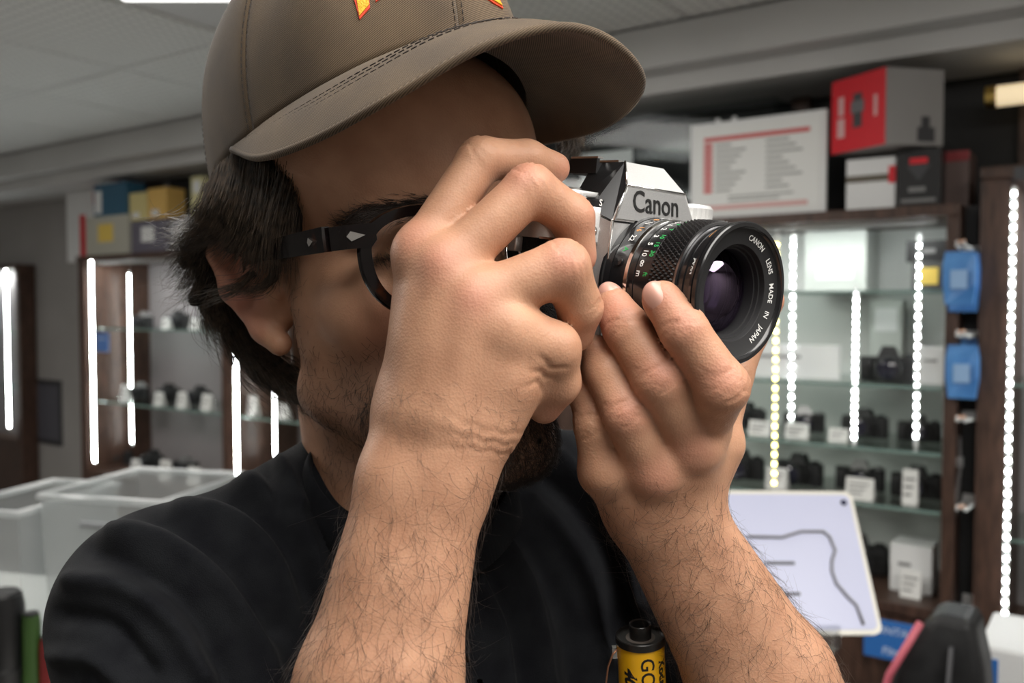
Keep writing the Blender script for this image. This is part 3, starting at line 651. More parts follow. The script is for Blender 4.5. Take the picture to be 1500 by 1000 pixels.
# ================================================================== the film camera he holds
def cam_frame(LF, h, e):
    a = np.array([math.sin(h) * math.cos(e), -math.cos(h) * math.cos(e), math.sin(e)]); X = np.array([math.cos(h), math.sin(h), 0.0]); Y = -a; Z = np.cross(X, Y)
    O = W(np.array(LF) - a * .075); R = np.stack([RX @ X, RX @ Y, RX @ Z], 1)
    M = Matrix.Identity(4)
    for i in range(3):
        for j in range(3): M[i][j] = R[i, j] * .001
        M[i][3] = O[i]
    return M
fc = empty('film_camera', M=cam_frame((.103, .40, .0215), math.radians(39.5), math.radians(-8)))   # local units: millimetres, -y is the lens side
tag(fc, 'silver and black film camera with a standard lens held up to the man\'s eye', 'camera')
silver = noisy('satin_chrome', (.70, .70, .69), (.76, .76, .75), 2, .36, metal=.55); silver2 = noisy('satin_silver_paint', (.40, .40, .40), (.45, .45, .45), 2, .38, metal=.6); bright = mat('polished_chrome', (.85, .85, .84), .14, 1.0)
blackp = mat('black_enamel', (.012, .012, .013), .22, spec=.5, coat=.3); leather = noisy('leatherette', (.010, .010, .010), (.016, .016, .016), 1.2, .55, bump=.8, bscale=1.6, dist=.4)
dark_side = mat('black_satin_and_reflection', (.016, .016, .017), .42); matte = mat('matt_black', (.008, .008, .009), .7)
white_i = mat('white_ink', (.80, .80, .78), .5); green_i = mat('green_ink', (.03, .42, .10), .5); orange_i = mat('orange_ink', (.75, .33, .10), .5); black_i = mat('black_ink', (.010, .010, .010), .4)
def rrect(x0, x1, y0, y1, r, n=6):
    out = []
    for cx, cy, a0 in ((x1 - r, y1 - r, 0), (x0 + r, y1 - r, 90), (x0 + r, y0 + r, 180), (x1 - r, y0 + r, 270)):
        for i in range(n + 1):
            a = math.radians(a0 + 90 * i / n); out.append((cx + r * math.cos(a), cy + r * math.sin(a)))
    return out
bodyo = MB().prism(rrect(-70, 70, -14, 14, 9), -36, 17, 'z').build('body', leather, fc, True, 40)
MB().prism(rrect(-70.5, 70.5, -14.5, 14.5, 9), -42, -36, 'z').build('bottom_plate', silver, fc, True, 40)
def tapered(polys, name, m, parent, smooth=True):
    V = []; F = []; n = len(polys[0][0])
    for poly, z in polys: V += [(x, y, z) for x, y in poly]
    for j in range(len(polys) - 1): F += [(j * n + i, j * n + (i + 1) % n, (j + 1) * n + (i + 1) % n, (j + 1) * n + i) for i in range(n)]
    F += [tuple(range(n - 1, -1, -1)), tuple((len(polys) - 1) * n + i for i in range(n))]
    return MB().add(V, F).build(name, m, parent, smooth, 30)
tp = tapered([(rrect(-70.5, 70.5, -14.8, 14.5, 9), 17), (rrect(-70.5, 70.5, -14.8, 14.5, 9), 31), (rrect(-69, 69, -13.4, 13.5, 8), 34)], 'top_plate', silver, fc)
MB().box(-70.6, 70.6, -14.95, -14.6, 16.6, 17.6).build('trim_line', bright, tp)
# mirror box front: silver apron round the mount
ap = MB().add([(-34, -14, -36), (-34, -14, 30), (-30.5, -20, 27.5), (-29.5, -20, -36), (34, -14, -36), (34, -14, 30), (30.5, -20, 27.5), (29.5, -20, -36)],
              [(0, 1, 2, 3), (7, 6, 5, 4), (3, 2, 6, 7), (1, 5, 6, 2), (0, 3, 7, 4), (0, 4, 5, 1)]).build('mirror_box_front', silver2, fc)
MB().box(-31.2, -29.6, -20.6, -19.6, -36, 29, .4).build('edge_strip', bright, ap, True)
MB().box(29.6, 31.2, -20.6, -19.6, -36, 29, .4).build('edge_strip', bright, ap, True)
# pentaprism housing
pz = [(-31, -20.3, 28.5), (31, -20.3, 28.5), (22, -18.3, 46), (-21.5, -18.3, 46), (-14.5, -9, 58), (14, -9, 58), (-30, 13, 32), (30, 13, 32), (-15.5, 12, 57), (14.5, 12, 57), (-36, -10, 33), (36, -10, 33)]
hs = MB().add(pz, [(3, 2, 1, 0), (4, 5, 2, 3), (4, 8, 9, 5), (5, 9, 7, 11), (5, 11, 1, 2), (6, 7, 9, 8), (0, 1, 11, 7, 6, 10)]).build('prism_housing', silver, fc)
MB().add([pz[4], pz[8], pz[6], pz[10], pz[3], pz[0]], [(0, 1, 2, 3), (0, 3, 5, 4)]).build('flank_dark_reflection', dark_side, hs)  # silver flank blackened: a dark reflection put into its colour
nm = MB().add([(-28.8, -21.2, 29.5), (28.8, -21.2, 29.5), (21, -19.0, 45), (-20.3, -19.0, 45), (-28.8, -19.8, 29.5), (28.8, -19.8, 29.5), (21, -17.6, 45), (-20.3, -17.6, 45)], [(3, 2, 1, 0), (0, 1, 5, 4), (1, 2, 6, 5), (2, 3, 7, 6), (3, 0, 4, 7)]).build('name_plate', silver2, hs)
for (a, b) in (((-30.2, -20.9, 28.5), (-21.3, -18.6, 46)), ((-21.3, -18.6, 46), (21.8, -18.6, 46)), ((-21.3, -18.5, 46), (-14.5, -9.2, 58.2))): MB().tube([a, b], .55, 6).build('edge_strip', bright, hs, True)
V, Fc = text_geo('Canon', 13.2, .12, .10)
V = np.array(V); wd = V[:, 0].max() - V[:, 0].min(); V[:, 0] *= 33 / wd
MB().add([(x - 1.0, -20.32 + (y + 1.5) * .142 - z - .1, 38.4 + y * 1.12) for x, y, z in V], Fc).build('name_lettering', black_i, hs)
MB().lathe([(0, .01), (.5, .6), (0, .7)], 10, 'y', M=Matrix.Translation((-.5, -21.4, 31.2))).build('index_dot', mat('red_ink', (.6, .02, .02), .4), hs)
# hot shoe, dials, levers, screws, strap lug
sh_ = MB().box(-19, -1, 6, 26, 52, 57.4).box(-19, -17, 6, 26, 57, 59.4).box(-3, -1, 6, 26, 57, 59.4).build('hot_shoe', dark_side, fc)
MB().box(-19.1, -15.6, 5.4, 25, 59.4, 60.4).box(-4.4, -.9, 5.4, 25, 59.4, 60.4).build('shoe_rail', bright, sh_)
def knob(name, x, y, z, r, h, m, parent, n=40, knurl=0.0):
    mb = MB(); V = []; F = []
    prof = [(0, r), (h * .8, r), (h, r * .88), (h, .01)]
    for t, q in prof:
        for i in range(n):
            a = 2 * math.pi * i / n; rr = q * (1 + (knurl if i % 2 else 0) * (q == r)); V.append((x + rr * math.cos(a), y + rr * math.sin(a), z + t))
    for j in range(3): F += [(j * n + i, j * n + (i + 1) % n, (j + 1) * n + (i + 1) % n, (j + 1) * n + i) for i in range(n)]
    return mb.add(V, F).build(name, m, parent, True, 30)
dl = knob('advance_dial', -38.5, 3, 34, 9.5, 7.5, silver, fc, 60, .03); knob('dial_top', -38.5, 3, 41.5, 7.0, 1.2, bright, dl); MB().box(-40, -26.5, -6.5, -3.0, 38.5, 41.5, .8).build('lever', silver, dl, True)
knob('selector_base', -31, -5.5, 34, 7.5, 4, blackp, fc); V, Fc = text_geo('S', 4.5, .05, .1); MB().add([(-32.5 + x, -13.3 - z, 36.2 + y) for x, y, z in V], Fc).build('selector_letter', white_i, fc)
knob('shutter_button', -50, -1, 34, 6.0, 4.0, silver, fc); knob('rewind_crank', 52, 1, 34, 11, 9, silver, fc, 60, .03)
for (x, z) in ((-37.5, 22.5), (37.5, 22.5)): MB().lathe([(0, 2.4), (1.0, 2.2), (1.2, 1.2), (.8, 1.0), (.8, .01)], 20, 'y', -1, Matrix.Translation((x, -14.8, z))).build('screw', bright, fc, True, 40)
for sx_ in (-1, 1):
    lg = MB().box(sx_ * 72 - 2.5, sx_ * 72 + 2.5, -3, 3, 10, 17, .8).build('strap_lug', silver, fc, True)
    MB().tube([(sx_ * (74 + 4.2 * math.cos(a)), 3.5 * math.sin(a) * .6 - 2, 8 + 7 * math.sin(a)) for a in np.linspace(0, 2 * math.pi, 25)[:-1]], .75, 8, True).build('lug_ring', bright, lg, True)
MB().prism(rrect(-69, -40, -18, -14, 2), -33, 13, 'z').build('finger_grip', leather, fc, True, 40)
# lens: rings from the mount to the front rim (t is the distance towards the front)
lens = MB().lathe([(18, 33.5), (19.5, 33.5), (20, 32.8), (23.2, 32.2), (23.4, 31.2)], 96, 'y', -1).build('lens', blackp, fc, True, 35)
def ringm(name, prof, m, n=96): return MB().lathe(prof, n, 'y', -1).build(name, m, lens, True, 35)
ringm('aperture_ring', [(23.2, 31.0), (23.6, 32.0), (32.0, 32.0), (32.4, 31.2)], blackp)
ringm('index_band', [(32.2, 31.4), (32.4, 32.0), (34.0, 31.6), (34.2, 30.8)], bright)
ringm('depth_scale_ring', [(34, 30.6), (34.3, 31.2), (37.6, 31.2), (37.8, 30.6)], blackp)
ringm('distance_ring', [(37.7, 30.4), (38, 30.9), (46.3, 30.9), (46.6, 30.6)], blackp)
fr_ = ringm('focus_ring', [(46.5, 30.6), (47, 31.4), (61.2, 31.4), (61.6, 30.4)], blackp)
mb = MB(); NC = 84
for row in range(8):
    for i in range(NC):
        a = 2 * math.pi * (i + (row % 2) * .5) / NC; t = 48.2 + row * 1.72; w = math.pi / NC * .86; q = []
        for da, dt in ((-w, 0), (0, -.85), (w, 0), (0, .85)): q.append((31.35 * math.cos(a + da), -(t + dt), 31.35 * math.sin(a + da)))
        for da, dt in ((-w * .45, 0), (0, -.38), (w * .45, 0), (0, .38)): q.append((32.5 * math.cos(a + da), -(t + dt), 32.5 * math.sin(a + da)))
        mb.add(q, [(4, 5, 6, 7), (0, 1, 5, 4), (1, 2, 6, 5), (2, 3, 7, 6), (3, 0, 4, 7)])
mb.build('grip_studs', mat('grip_rubber', (.016, .014, .014), .38, spec=.5), fr_)['kind'] = 'stuff'
ringm('chrome_band', [(61.4, 30.6), (61.6, 31.6), (62.8, 31.6), (63.0, 30.4)], mat('grey_band', (.30, .30, .31), .3, 1.0))
ringm('front_barrel', [(62.8, 30.2), (66.0, 30.2), (66.2, 29.6), (68.2, 29.6), (68.4, 30.6), (71.2, 30.6)], blackp)
ringm('front_rim', [(71.0, 30.4), (71.2, 32.0), (72.6, 32.2), (72.8, 31.5), (73.4, 31.5), (73.6, 32.4), (75.4, 32.4), (76, 31.9), (76, 30.2), (74.6, 29.8), (74.2, 29.4)], blackp)
ringm('name_ring', [(74.2, 29.6), (73.6, 28.6), (72.0, 22.2), (71.6, 22.0)], matte)
ringm('inner_barrel', [(71.7, 22.1), (69.6, 21.6), (69.4, 20.8), (67.6, 20.6), (67.4, 19.8), (60, 19.4)], matte)
ringm('aperture_stop', [(52, 19.5), (52, 8)], matte)
gm = bpy.data.materials.new('coated_glass'); gm.use_nodes = True; t_ = gm.node_tree; t_.nodes.clear()
o_ = t_.nodes.new('ShaderNodeOutputMaterial'); tr = t_.nodes.new('ShaderNodeBsdfTransparent'); tr.inputs[0].default_value = (.72, .70, .80, 1); gl = t_.nodes.new('ShaderNodeBsdfGlossy'); gl.inputs['Roughness'].default_value = .015; gl.inputs['Color'].default_value = (.86, .66, 1.0, 1)
fr2 = t_.nodes.new('ShaderNodeFresnel'); fr2.inputs[0].default_value = 1.9; mx = t_.nodes.new('ShaderNodeMixShader'); t_.links.new(fr2.outputs[0], mx.inputs[0]); t_.links.new(tr.outputs[0], mx.inputs[1]); t_.links.new(gl.outputs[0], mx.inputs[2]); t_.links.new(mx.outputs[0], o_.inputs[0])
def dome(name, t0, r, bulge, m): return ringm(name, [(t0 + bulge * (1 - q * q), r * q) for q in np.linspace(1, .001, 16)], m)
dome('front_element', 62.0, 19.8, 8.6, gm); dome('second_element', 57, 17.5, 3.0, gm); dome('third_element', 53.5, 14, -3.0, gm); dome('rear_element', 44, 16, 6.0, gm)
ringm('glint_ring', [(61.5, 19.6), (61.8, 18.6), (61.0, 18.2)], bright); ringm('inner_glint_ring', [(56.6, 17.8), (57.2, 16.4), (56.2, 16.0)], bright)  # bright rings added inside the lens to catch light
ringm('rear_wall', [(43, 19), (43, .01)], matte)
def cyl_text(body, size, phi, t, r, m, name='scale_number', rot=False, bold=.03, wx=1.0):
    V, Fc = text_geo(body, size, .06, bold); out = []
    for x, y, z in V:
        if rot: x, y = y, -x
        a = math.radians(phi) + x * wx / r; rr = r + z; out.append((rr * math.cos(a), -(t + y), rr * math.sin(a)))
    return MB().add(out, Fc).build(name, m, lens)
for b, ph, m in (('22', 139, white_i), ('16', 127, orange_i), ('11', 116, white_i), ('8', 106, orange_i), ('5.6', 96, white_i), ('A', 151, green_i)): cyl_text(b, 4.2, ph, 28.2, 32.05, m)
MB().lathe([(0, 2.3), (1.3, 2.1), (1.5, .01)], 20, 'y', -1, Matrix.Rotation(math.radians(-163), 4, 'Y') @ Matrix.Translation((31.6, -27.6, 0)) @ Matrix.Rotation(math.radians(90), 4, 'Z')).build('lock_button', blackp, lens, True, 40)
for w_, g_, ph in (('m', 'ft', 171), ('10', '30', 152), ('5', '15', 142.5), ('3', '10', 133), ('2', '7', 122), ('1.5', '5', 111), ('1.2', '4', 100)):
    cyl_text(w_, 3.9, ph, 40.0, 30.95, white_i); cyl_text(g_, 3.4, ph, 44.2, 30.95, green_i)
cyl_text('8', 4.6, 161.5, 40.6, 30.95, white_i, rot=True)
cyl_text('JAPAN', 2.6, 160, 69.9, 30.65, white_i, bold=.02); cyl_text('52mm', 3.0, 122, 69.9, 30.65, orange_i, bold=.04)
def face_text(body, phi, size=3.5):
    V, Fc = text_geo(body, size, .05, .02); out = []
    for x, y, z in V:
        r = 25.9 + y; a = math.radians(phi) - x / 25.9; t = 72.0 + (r - 22.2) / 6.4 * 1.6 + .12 + z; out.append((r * math.cos(a), -t, r * math.sin(a)))
    return MB().add(out, Fc).build('ring_lettering', white_i, lens)
for b, ph in (('CANON', 66), ('LENS', 31), ('MADE', 2), ('IN', -21), ('JAPAN', -46)): face_text(b, ph)

# ================================================================== film canister hanging in front of the shirt
def basis(o, x, z):
    z = np.array(z, float); z /= np.linalg.norm(z); x = np.array(x, float); x -= z * (x @ z); x /= np.linalg.norm(x); y = np.cross(z, x); M = Matrix.Identity(4)
    for i in range(3): M[i][0], M[i][1], M[i][2], M[i][3] = x[i], y[i], z[i], o[i]
    return M
cn = empty('film_canister', M=basis(PW(941, 1000, .455), (1, 0, 0), (-.06, -.10, 1)))
tag(cn, 'yellow and black 35 mm film canister hanging in front of the left forearm', 'film canister')
yel = mat('film_yellow', (.80, .42, .008), .3, coat=.3); cblack = mat('canister_black', (.014, .013, .012), .3)
MB().lathe([(-.022, .0120), (.0235, .0120)], 64, 'z').build('shell', yel, cn, True, 40)
MB().lathe([(.0225, .0121), (.0228, .0127), (.0262, .0127), (.0266, .0122), (.0250, .0118), (.0250, .006)], 64, 'z').build('end_cap', cblack, cn, True, 35)
MB().lathe([(-.0225, .0121), (-.0228, .0127), (-.0262, .0127), (-.0266, .005)], 64, 'z').build('end_cap', cblack, cn, True, 35)
MB().lathe([(.0246, .0120), (.0252, .0052)], 64, 'z').build('cap_face', mat('worn_tin', (.20, .17, .15), .5, .6), cn)
MB().lathe([(.0245, .0056), (.0320, .0056), (.0324, .0053), (.0318, .0046), (.027, .0044), (.027, .0001)], 40, 'z').build('spool', cblack, cn, True, 35)
def can_text(body, size, phi, z0, bold=0.0, shear=0.0, sq=1.0):
    V, Fc = text_geo(body, size, .00004, bold, 'LEFT', shear); r = .01206
    return MB().add([((r + z) * math.cos(math.radians(phi) + y / r), (r + z) * math.sin(math.radians(phi) + y / r), z0 - x * sq) for x, y, z in V], Fc).build('print', black_i, cn)
can_text('GOLD', .0100, -84, .0195, .0001); can_text('400', .0095, -128, .0135, .00035, .25); can_text('Kodak', .0064, -42, .0165, .0003)
MB().tube([(-.0125, -.004, .021), (-.015, -.005, .019), (-.0175, -.004, .012), (-.019, -.001, 0), (-.0195, .004, -.012), (-.019, .015, -.03), (-.018, .05, -.06)], .0005, 8).build('wire_loop', mat('copper_wire', (.45, .22, .13), .35, .8), cn, True)
MB().box(-.0150, -.0120, -.002, .002, .0150, .0205, .0004).build('wire_clip', bright, cn)

# ================================================================== the shop: one long wall of display cases running from far left to near right
WA = np.array([.508, 2.54]); WU = np.array([.821, -.571]); WU = WU / np.linalg.norm(WU); WN = np.array([-WU[1], WU[0]])   # WN points into the wall
ROT = math.atan2(WU[1], WU[0])
def ws(s, q, z): return np.array([*(WA + s * WU + q * WN), z])
def wall_hit(px, py, q=0.0):       # where the line of sight meets the vertical plane q behind the case fronts
    r = RX @ np.array([(px - 750) / FPX, 1.0, (500 - py) / FPX]); t = (q - (EYE[:2] - WA) @ WN) / (r[:2] @ WN)
    p = EYE + t * r; return float((p[:2] - WA) @ WU), float(p[2])
def sx(px, q=0.0): return wall_hit(px, 450, q)[0]
def zy(px, py, q=0.0): return wall_hit(px, py, q)[1]
def place(name, s, q, z, rot=0.0, label=None, cat=None, group=None):
    o = empty(name, ws(s, q, z)); o.rotation_euler = (0, 0, ROT + rot)
    if label: tag(o, label, cat, group)
    return o
def wbox(name, m, s0, s1, q0, q1, z0, z1, bev=0.0, kind=None, parent=None):
    o = MB().box(s0, s1, q0, q1, z0, z1, bev).build(name, m)
    o.location = (*WA, 0); o.rotation_euler = (0, 0, ROT)
    if kind: o['kind'] = kind
    return o
S0, S1, Q0, Q1 = -5.6, 2.5, -4.6, .42
paint = noisy('wall_paint', (.36, .345, .33), (.40, .385, .37), 3, .8, bump=.15, bscale=120); ceil_m = noisy('ceiling_paint', (.62, .62, .62), (.67, .67, .67), 2, .85)
wood = noisy('dark_walnut', (.040, .020, .013), (.085, .044, .030), 14, .45, stretch=(6, 6, 1), bump=.1); black_w = noisy('black_wall_panel', (.012, .012, .013), (.022, .022, .023), 5, .6)
wbox('floor', noisy('floor_vinyl', (.16, .15, .14), (.22, .21, .20), 4, .4), S0, S1, Q0, Q1, -.05, 0, kind='structure')
ceil = wbox('ceiling', ceil_m, S0 - .1, S1 + .1, Q0 - .1, Q1 + .1, CEIL + .012, CEIL + .10, kind='structure')
wbox('wall_back', paint, S0, S1, Q1, Q1 + .1, 0, CEIL + .02, kind='structure'); wbox('wall_left', paint, S0 - .1, S0, Q0, Q1, 0, CEIL + .02, kind='structure')
wbox('wall_right', paint, S1, S1 + .1, Q0, Q1, 0, CEIL + .02, kind='structure'); wbox('wall_front', paint, S0, S1, Q0 - .1, Q0, 0, CEIL + .02, kind='structure')
# perforated ceiling tiles over the part in view, each its own panel
tile_m = noisy('perforated_tile', (.50, .50, .49), (.54, .54, .53), 3, .8); k = NT(tile_m)
tc = k.n('ShaderNodeTexCoord'); mp = k.n('ShaderNodeMapping'); mp.inputs['Scale'].default_value = (28, 28, 0); k.l(tc.outputs['Object'], mp.inputs['Vector'])
vo = k.n('ShaderNodeTexVoronoi', Scale=1.0, Randomness=0.0); k.l(mp.outputs['Vector'], vo.inputs['Vector'])
rp = k.n('ShaderNodeValToRGB'); rp.color_ramp.elements[0].position = .16; rp.color_ramp.elements[1].position = .22; rp.color_ramp.elements[0].color = (.40, .40, .40, 1); rp.color_ramp.elements[1].color = (.72, .72, .70, 1); k.l(vo.outputs['Distance'], rp.inputs['Fac']); k.l(rp.outputs['Color'], k.b.inputs['Base Color'])
TS = .6; tile_me = None
for i in range(-9, 4):
    for j in range(0, 5):
        c = ws(i * TS + .3, -.03 - j * TS - .3, CEIL)
        if any(abs(c[0] - l[0]) < l[2] / 2 + .3 and abs(c[1] - l[1]) < l[3] / 2 + .3 for l in LAMPS): continue
        o = MB().box(-TS / 2 + .004, TS / 2 - .004, -TS / 2 + .004, TS / 2 - .004, 0, .013).build('ceiling_tile', tile_m, ceil) if tile_me is None else link('ceiling_tile', tile_me, None, ceil)
        tile_me = o.data; o.parent = ceil; o.location = (i * TS + .3, -.03 - j * TS - .3, CEIL); o.rotation_euler = (0, 0, 0)
lamp_white = mat('lamp_housing', (.7, .7, .7), .4); diff_m = mat('lamp_diffuser', (.9, .9, .9), .4, emit=(1, .98, .95), estr=2.2)
where = ['over the man, towards the left', 'over the right side of the shop', 'bright in the top left corner', 'behind the photographer', 'added out of view to brighten the far left of the shop']
for (x, y, w_, d_, p_), wh in zip(LAMPS, where):
    t = empty('ceiling_lamp', (x, y, CEIL)); tag(t, 'flat white ceiling light panel ' + wh, 'ceiling light', 'ceiling light panels')
    MB().box(-w_ / 2 - .03, w_ / 2 + .03, -d_ / 2 - .03, d_ / 2 + .03, -.018, .012, .004).build('housing', lamp_white, t)
    MB().box(-w_ / 2, w_ / 2, -d_ / 2, d_ / 2, -.028, -.017).build('diffuser', diff_m, t)
# bulkhead above the cases and the black wall under it
wbox('trim_1', noisy('bulkhead_paint', (.62, .62, .61), (.67, .67, .66), 3, .7), S0, S1, -.02, Q1 - .002, 2.29, CEIL - .002, kind='structure')
wbox('trim_2', noisy('bulkhead_paint', (.62, .62, .61), (.67, .67, .66), 3, .7), S0, S1, .06, Q1 - .002, 2.235, 2.288, kind='structure')
wbox('trim_3', black_w, sx(205), S1, .385, Q1 - .001, 1.80, 2.234, kind='structure')
for px in (1168, 1500): wbox('trim_4', wood, sx(px, .36) - .02, sx(px, .36) + .03, .35, .384, 1.80, 2.234, kind='structure')

# --- display cases
led_w = mat('led_white', (1, 1, 1), .4, emit=(.93, 1.0, .98), estr=60); refl_y = mat('yellow_reflection', (1, .9, .4), .4, emit=(1.0, .86, .22), estr=20); strip_m = mat('led_tape', (.75, .76, .75), .4)  # the yellow one makes a reflection glow
glass_sh = glassy('shelf_glass', (.92, .96, .94), .16, .04); glass_edge = mat('glass_edge', (.20, .30, .27), .2, spec=.6); back_pale = noisy('pale_back_panel', (.66, .68, .66), (.72, .74, .72), 2, .5); back_dark = noisy('dusky_back_panel', (.24, .22, .225), (.28, .255, .26), 2, .5)
def led_strip(parent, s, q, z0, z1, m=led_w, pitch=.016, size=.0062):
    st = MB().box(s - .005, s + .005, q, q + .003, z0, z1).build('led_strip', strip_m, parent); mb = MB(); z = z0 + pitch
    while z < z1 - .008:
        mb.box(s - size / 2, s + size / 2, q - .0025, q, z - size / 2, z + size / 2); z += pitch
    mb.build('leds', m, st)['kind'] = 'stuff'
def case(label, s0, s1, ztop, zbase, shelves, back, leds, depth=.36, lpost=.05, rpost=.05, top_t=.028, q0=0.0, glow=4.0):
    t = empty('display_case', (*WA, 0)); t.rotation_euler = (0, 0, ROT); tag(t, label, 'display case')
    if lpost: MB().box(s0, s0 + lpost, q0, q0 + depth, 0, ztop - top_t, .003).build('post', wood, t)
    if rpost: MB().box(s1 - rpost, s1, q0, q0 + depth, 0, ztop - top_t, .003).build('post', wood, t)
    MB().box(s0, s1, q0 - .01, q0 + depth, ztop - top_t, ztop, .003).build('top_board', wood, t)
    MB().box(s0 + lpost, s1 - rpost, q0 + .005, q0 + depth, 0, zbase - .03).build('base_cabinet', wood, t)
    MB().box(s0 + lpost, s1 - rpost, q0 - .006, q0 + depth, zbase - .03, zbase, .003).build('base_board', wood, t)
    MB().box(s0 + lpost, s1 - rpost, q0 + depth - .012, q0 + depth, zbase, ztop - top_t).build('back_panel', back, t)
    for z in shelves:
        g = MB().box(s0 + lpost + .004, s1 - rpost - .004, q0 + .02, q0 + depth - .014, z - .008, z).build('glass_shelf', glass_sh, t)
        MB().box(s0 + lpost + .004, s1 - rpost - .004, q0 + .018, q0 + .0205, z - .008, z).build('front_edge', glass_edge, g)
    bar = MB().box(s0 + lpost + .03, s1 - rpost - .03, q0 + depth * .12, q0 + depth * .12 + .02, ztop - top_t - .012, ztop - top_t).build('added_light_bar', strip_m, t)  # bar added under the top board to carry the fill light
    if glow:
        l = bpy.data.lights.new('case_fill_light', 'AREA'); l.shape = 'RECTANGLE'; l.size = s1 - s0 - lpost - rpost - .08; l.size_y = .02; l.energy = glow; l.color = (.94, 1.0, .97)  # added area light that brightens the inside of the case
        lo_ = bpy.data.objects.new('case_fill_light', l); COL.objects.link(lo_); lo_.parent = t; lo_.location = ((s0 + s1) / 2, q0 + depth * .12 + .01, ztop - top_t - .014); lo_.rotation_euler = (math.radians(20), 0, 0)
    for (s, q, z0, z1, m, pitch) in leds: led_strip(t, s, q, z0, z1, m, pitch, .011 if q < 0 and pitch < .02 or q > .3 else .0062)
    return t
ZT, ZB = 1.85, .83
cA = case('leftmost display case with a lit edge beside the grey wall', sx(-90, .31), sx(28, .31), 1.86, .80, (1.45, 1.12), back_dark, [(sx(11, .31), .306, .86, 1.83, led_w, .016)], depth=.10, q0=.31)
cB = case('dark wooden display case between the grey wall and the man\'s hair', sx(115), sx(334), ZT, .80, (1.50, 1.145), back_dark,
          [(sx(136), -.004, .84, 1.83, led_w, .014), (sx(190, .2), .2, .9, 1.78, led_w, .02), (sx(204, .33), .33, 1.1, 1.4, led_w, .03)], lpost=.06)
cC = case('dark wooden display case directly behind the man\'s head and neck', sx(335), sx(818), ZT, .80, (1.50, 1.145), back_dark, [(sx(346), -.004, .84, 1.83, led_w, .012), (sx(401, .15), .15, .95, 1.35, led_w, .022), (sx(388, .25), .25, .95, 1.45, led_w, .03)], lpost=.03)
zs = [zy(1250, 425), zy(1250, 562), zy(1250, 655), zy(1250, 737)]
cD = case('wide display case with bright back panel behind the lens, on the right', sx(819), sx(1404), ZT, .855, zs, back_pale,
          [(sx(1137, .02), .02, zs[3], 1.80, refl_y, .026), (sx(1161, .10), .10, zs[2], 1.80, led_w, .028), (sx(1254, .05), .05, zs[2], 1.66, led_w, .020), (sx(1345, .12), .12, zs[2], 1.79, led_w, .026), (sx(826, .1), .1, .95, 1.75, led_w, .018)], rpost=.03, glow=2.2)  # yellow strip is a reflection built as glowing dots
cE = case('tall walnut display case cut off by the right edge of the picture', sx(1433), sx(1433) + .62, 1.93, .80, (1.42, 1.05), back_dark, [(sx(1482), -.004, .85, 1.88, led_w, .026)], lpost=.065)
wbox('trim_5', black_w, sx(1404) + .001, sx(1433) - .001, .08, .40, 0, ZT, kind='structure')

# --- things that fill the shelves
cam_black = noisy('camera_black', (.012, .012, .013), (.022, .022, .023), 60, .45); cam_grey = mat('camera_silver', (.42, .42, .42), .35, .8); lens_glass = mat('lens_glass', (.02, .02, .035), .06, spec=.8); tag_m = noisy('price_card', (.78, .78, .76), (.82, .82, .80), 40, .6); ink = mat('card_print', (.22, .22, .22), .7)
def camera_meshes():
    body = MB().prism(rrect(-.068, .068, -.018, .018, .010), 0, .062, 'z').box(-.066, -.036, -.030, -.015, .004, .058, .006)
    prism = MB().add([(-.026, -.022, .060), (.026, -.022, .060), (.026, .018, .060), (-.026, .018, .060), (-.014, -.016, .090), (.014, -.016, .090), (.016, .016, .086), (-.016, .016, .086)], [(3, 2, 1, 0), (4, 5, 6, 7), (0, 1, 5, 4), (1, 2, 6, 5), (2, 3, 7, 6), (3, 0, 4, 7)])
    Mt = Matrix.Translation((.002, 0, .034)); lens_ = MB().lathe([(.017, .030), (.030, .030), (.031, .028), (.046, .028), (.047, .031), (.062, .031), (.064, .029), (.064, .025)], 28, 'y', -1, Mt)
    gl = MB().lathe([(.058, .025), (.062, .016), (.063, .001)], 24, 'y', -1, Mt); dial = MB().lathe([(.060, .012), (.068, .012), (.070, .010), (.070, .001)], 18, 'z', 1, Matrix.Translation((.048, 0, 0)))
    return [('body', body, 0), ('prism_housing', prism, 1), ('lens', lens_, 0), ('lens_glass', gl, 2), ('dial', dial, 1)]
protos = {}
def shelf_camera(s, q, z, rot, label, group, silver_top=False, sc=1.0):
    o = place('shelf_camera', s, q, z, rot, label, 'camera', group); o.scale = (sc, sc, sc)
    ms = (cam_black, cam_grey if silver_top else cam_black, lens_glass)
    for nm_, mb, mi in camera_meshes() if silver_top not in protos else []:
        x = mb.build(nm_, ms[mi], None, True, 35); protos.setdefault(silver_top, []).append((nm_, x.data)); bpy.data.objects.remove(x)
    for nm_, me_ in protos[silver_top]: link(nm_, me_, None, o)
    return o
card_me = {}
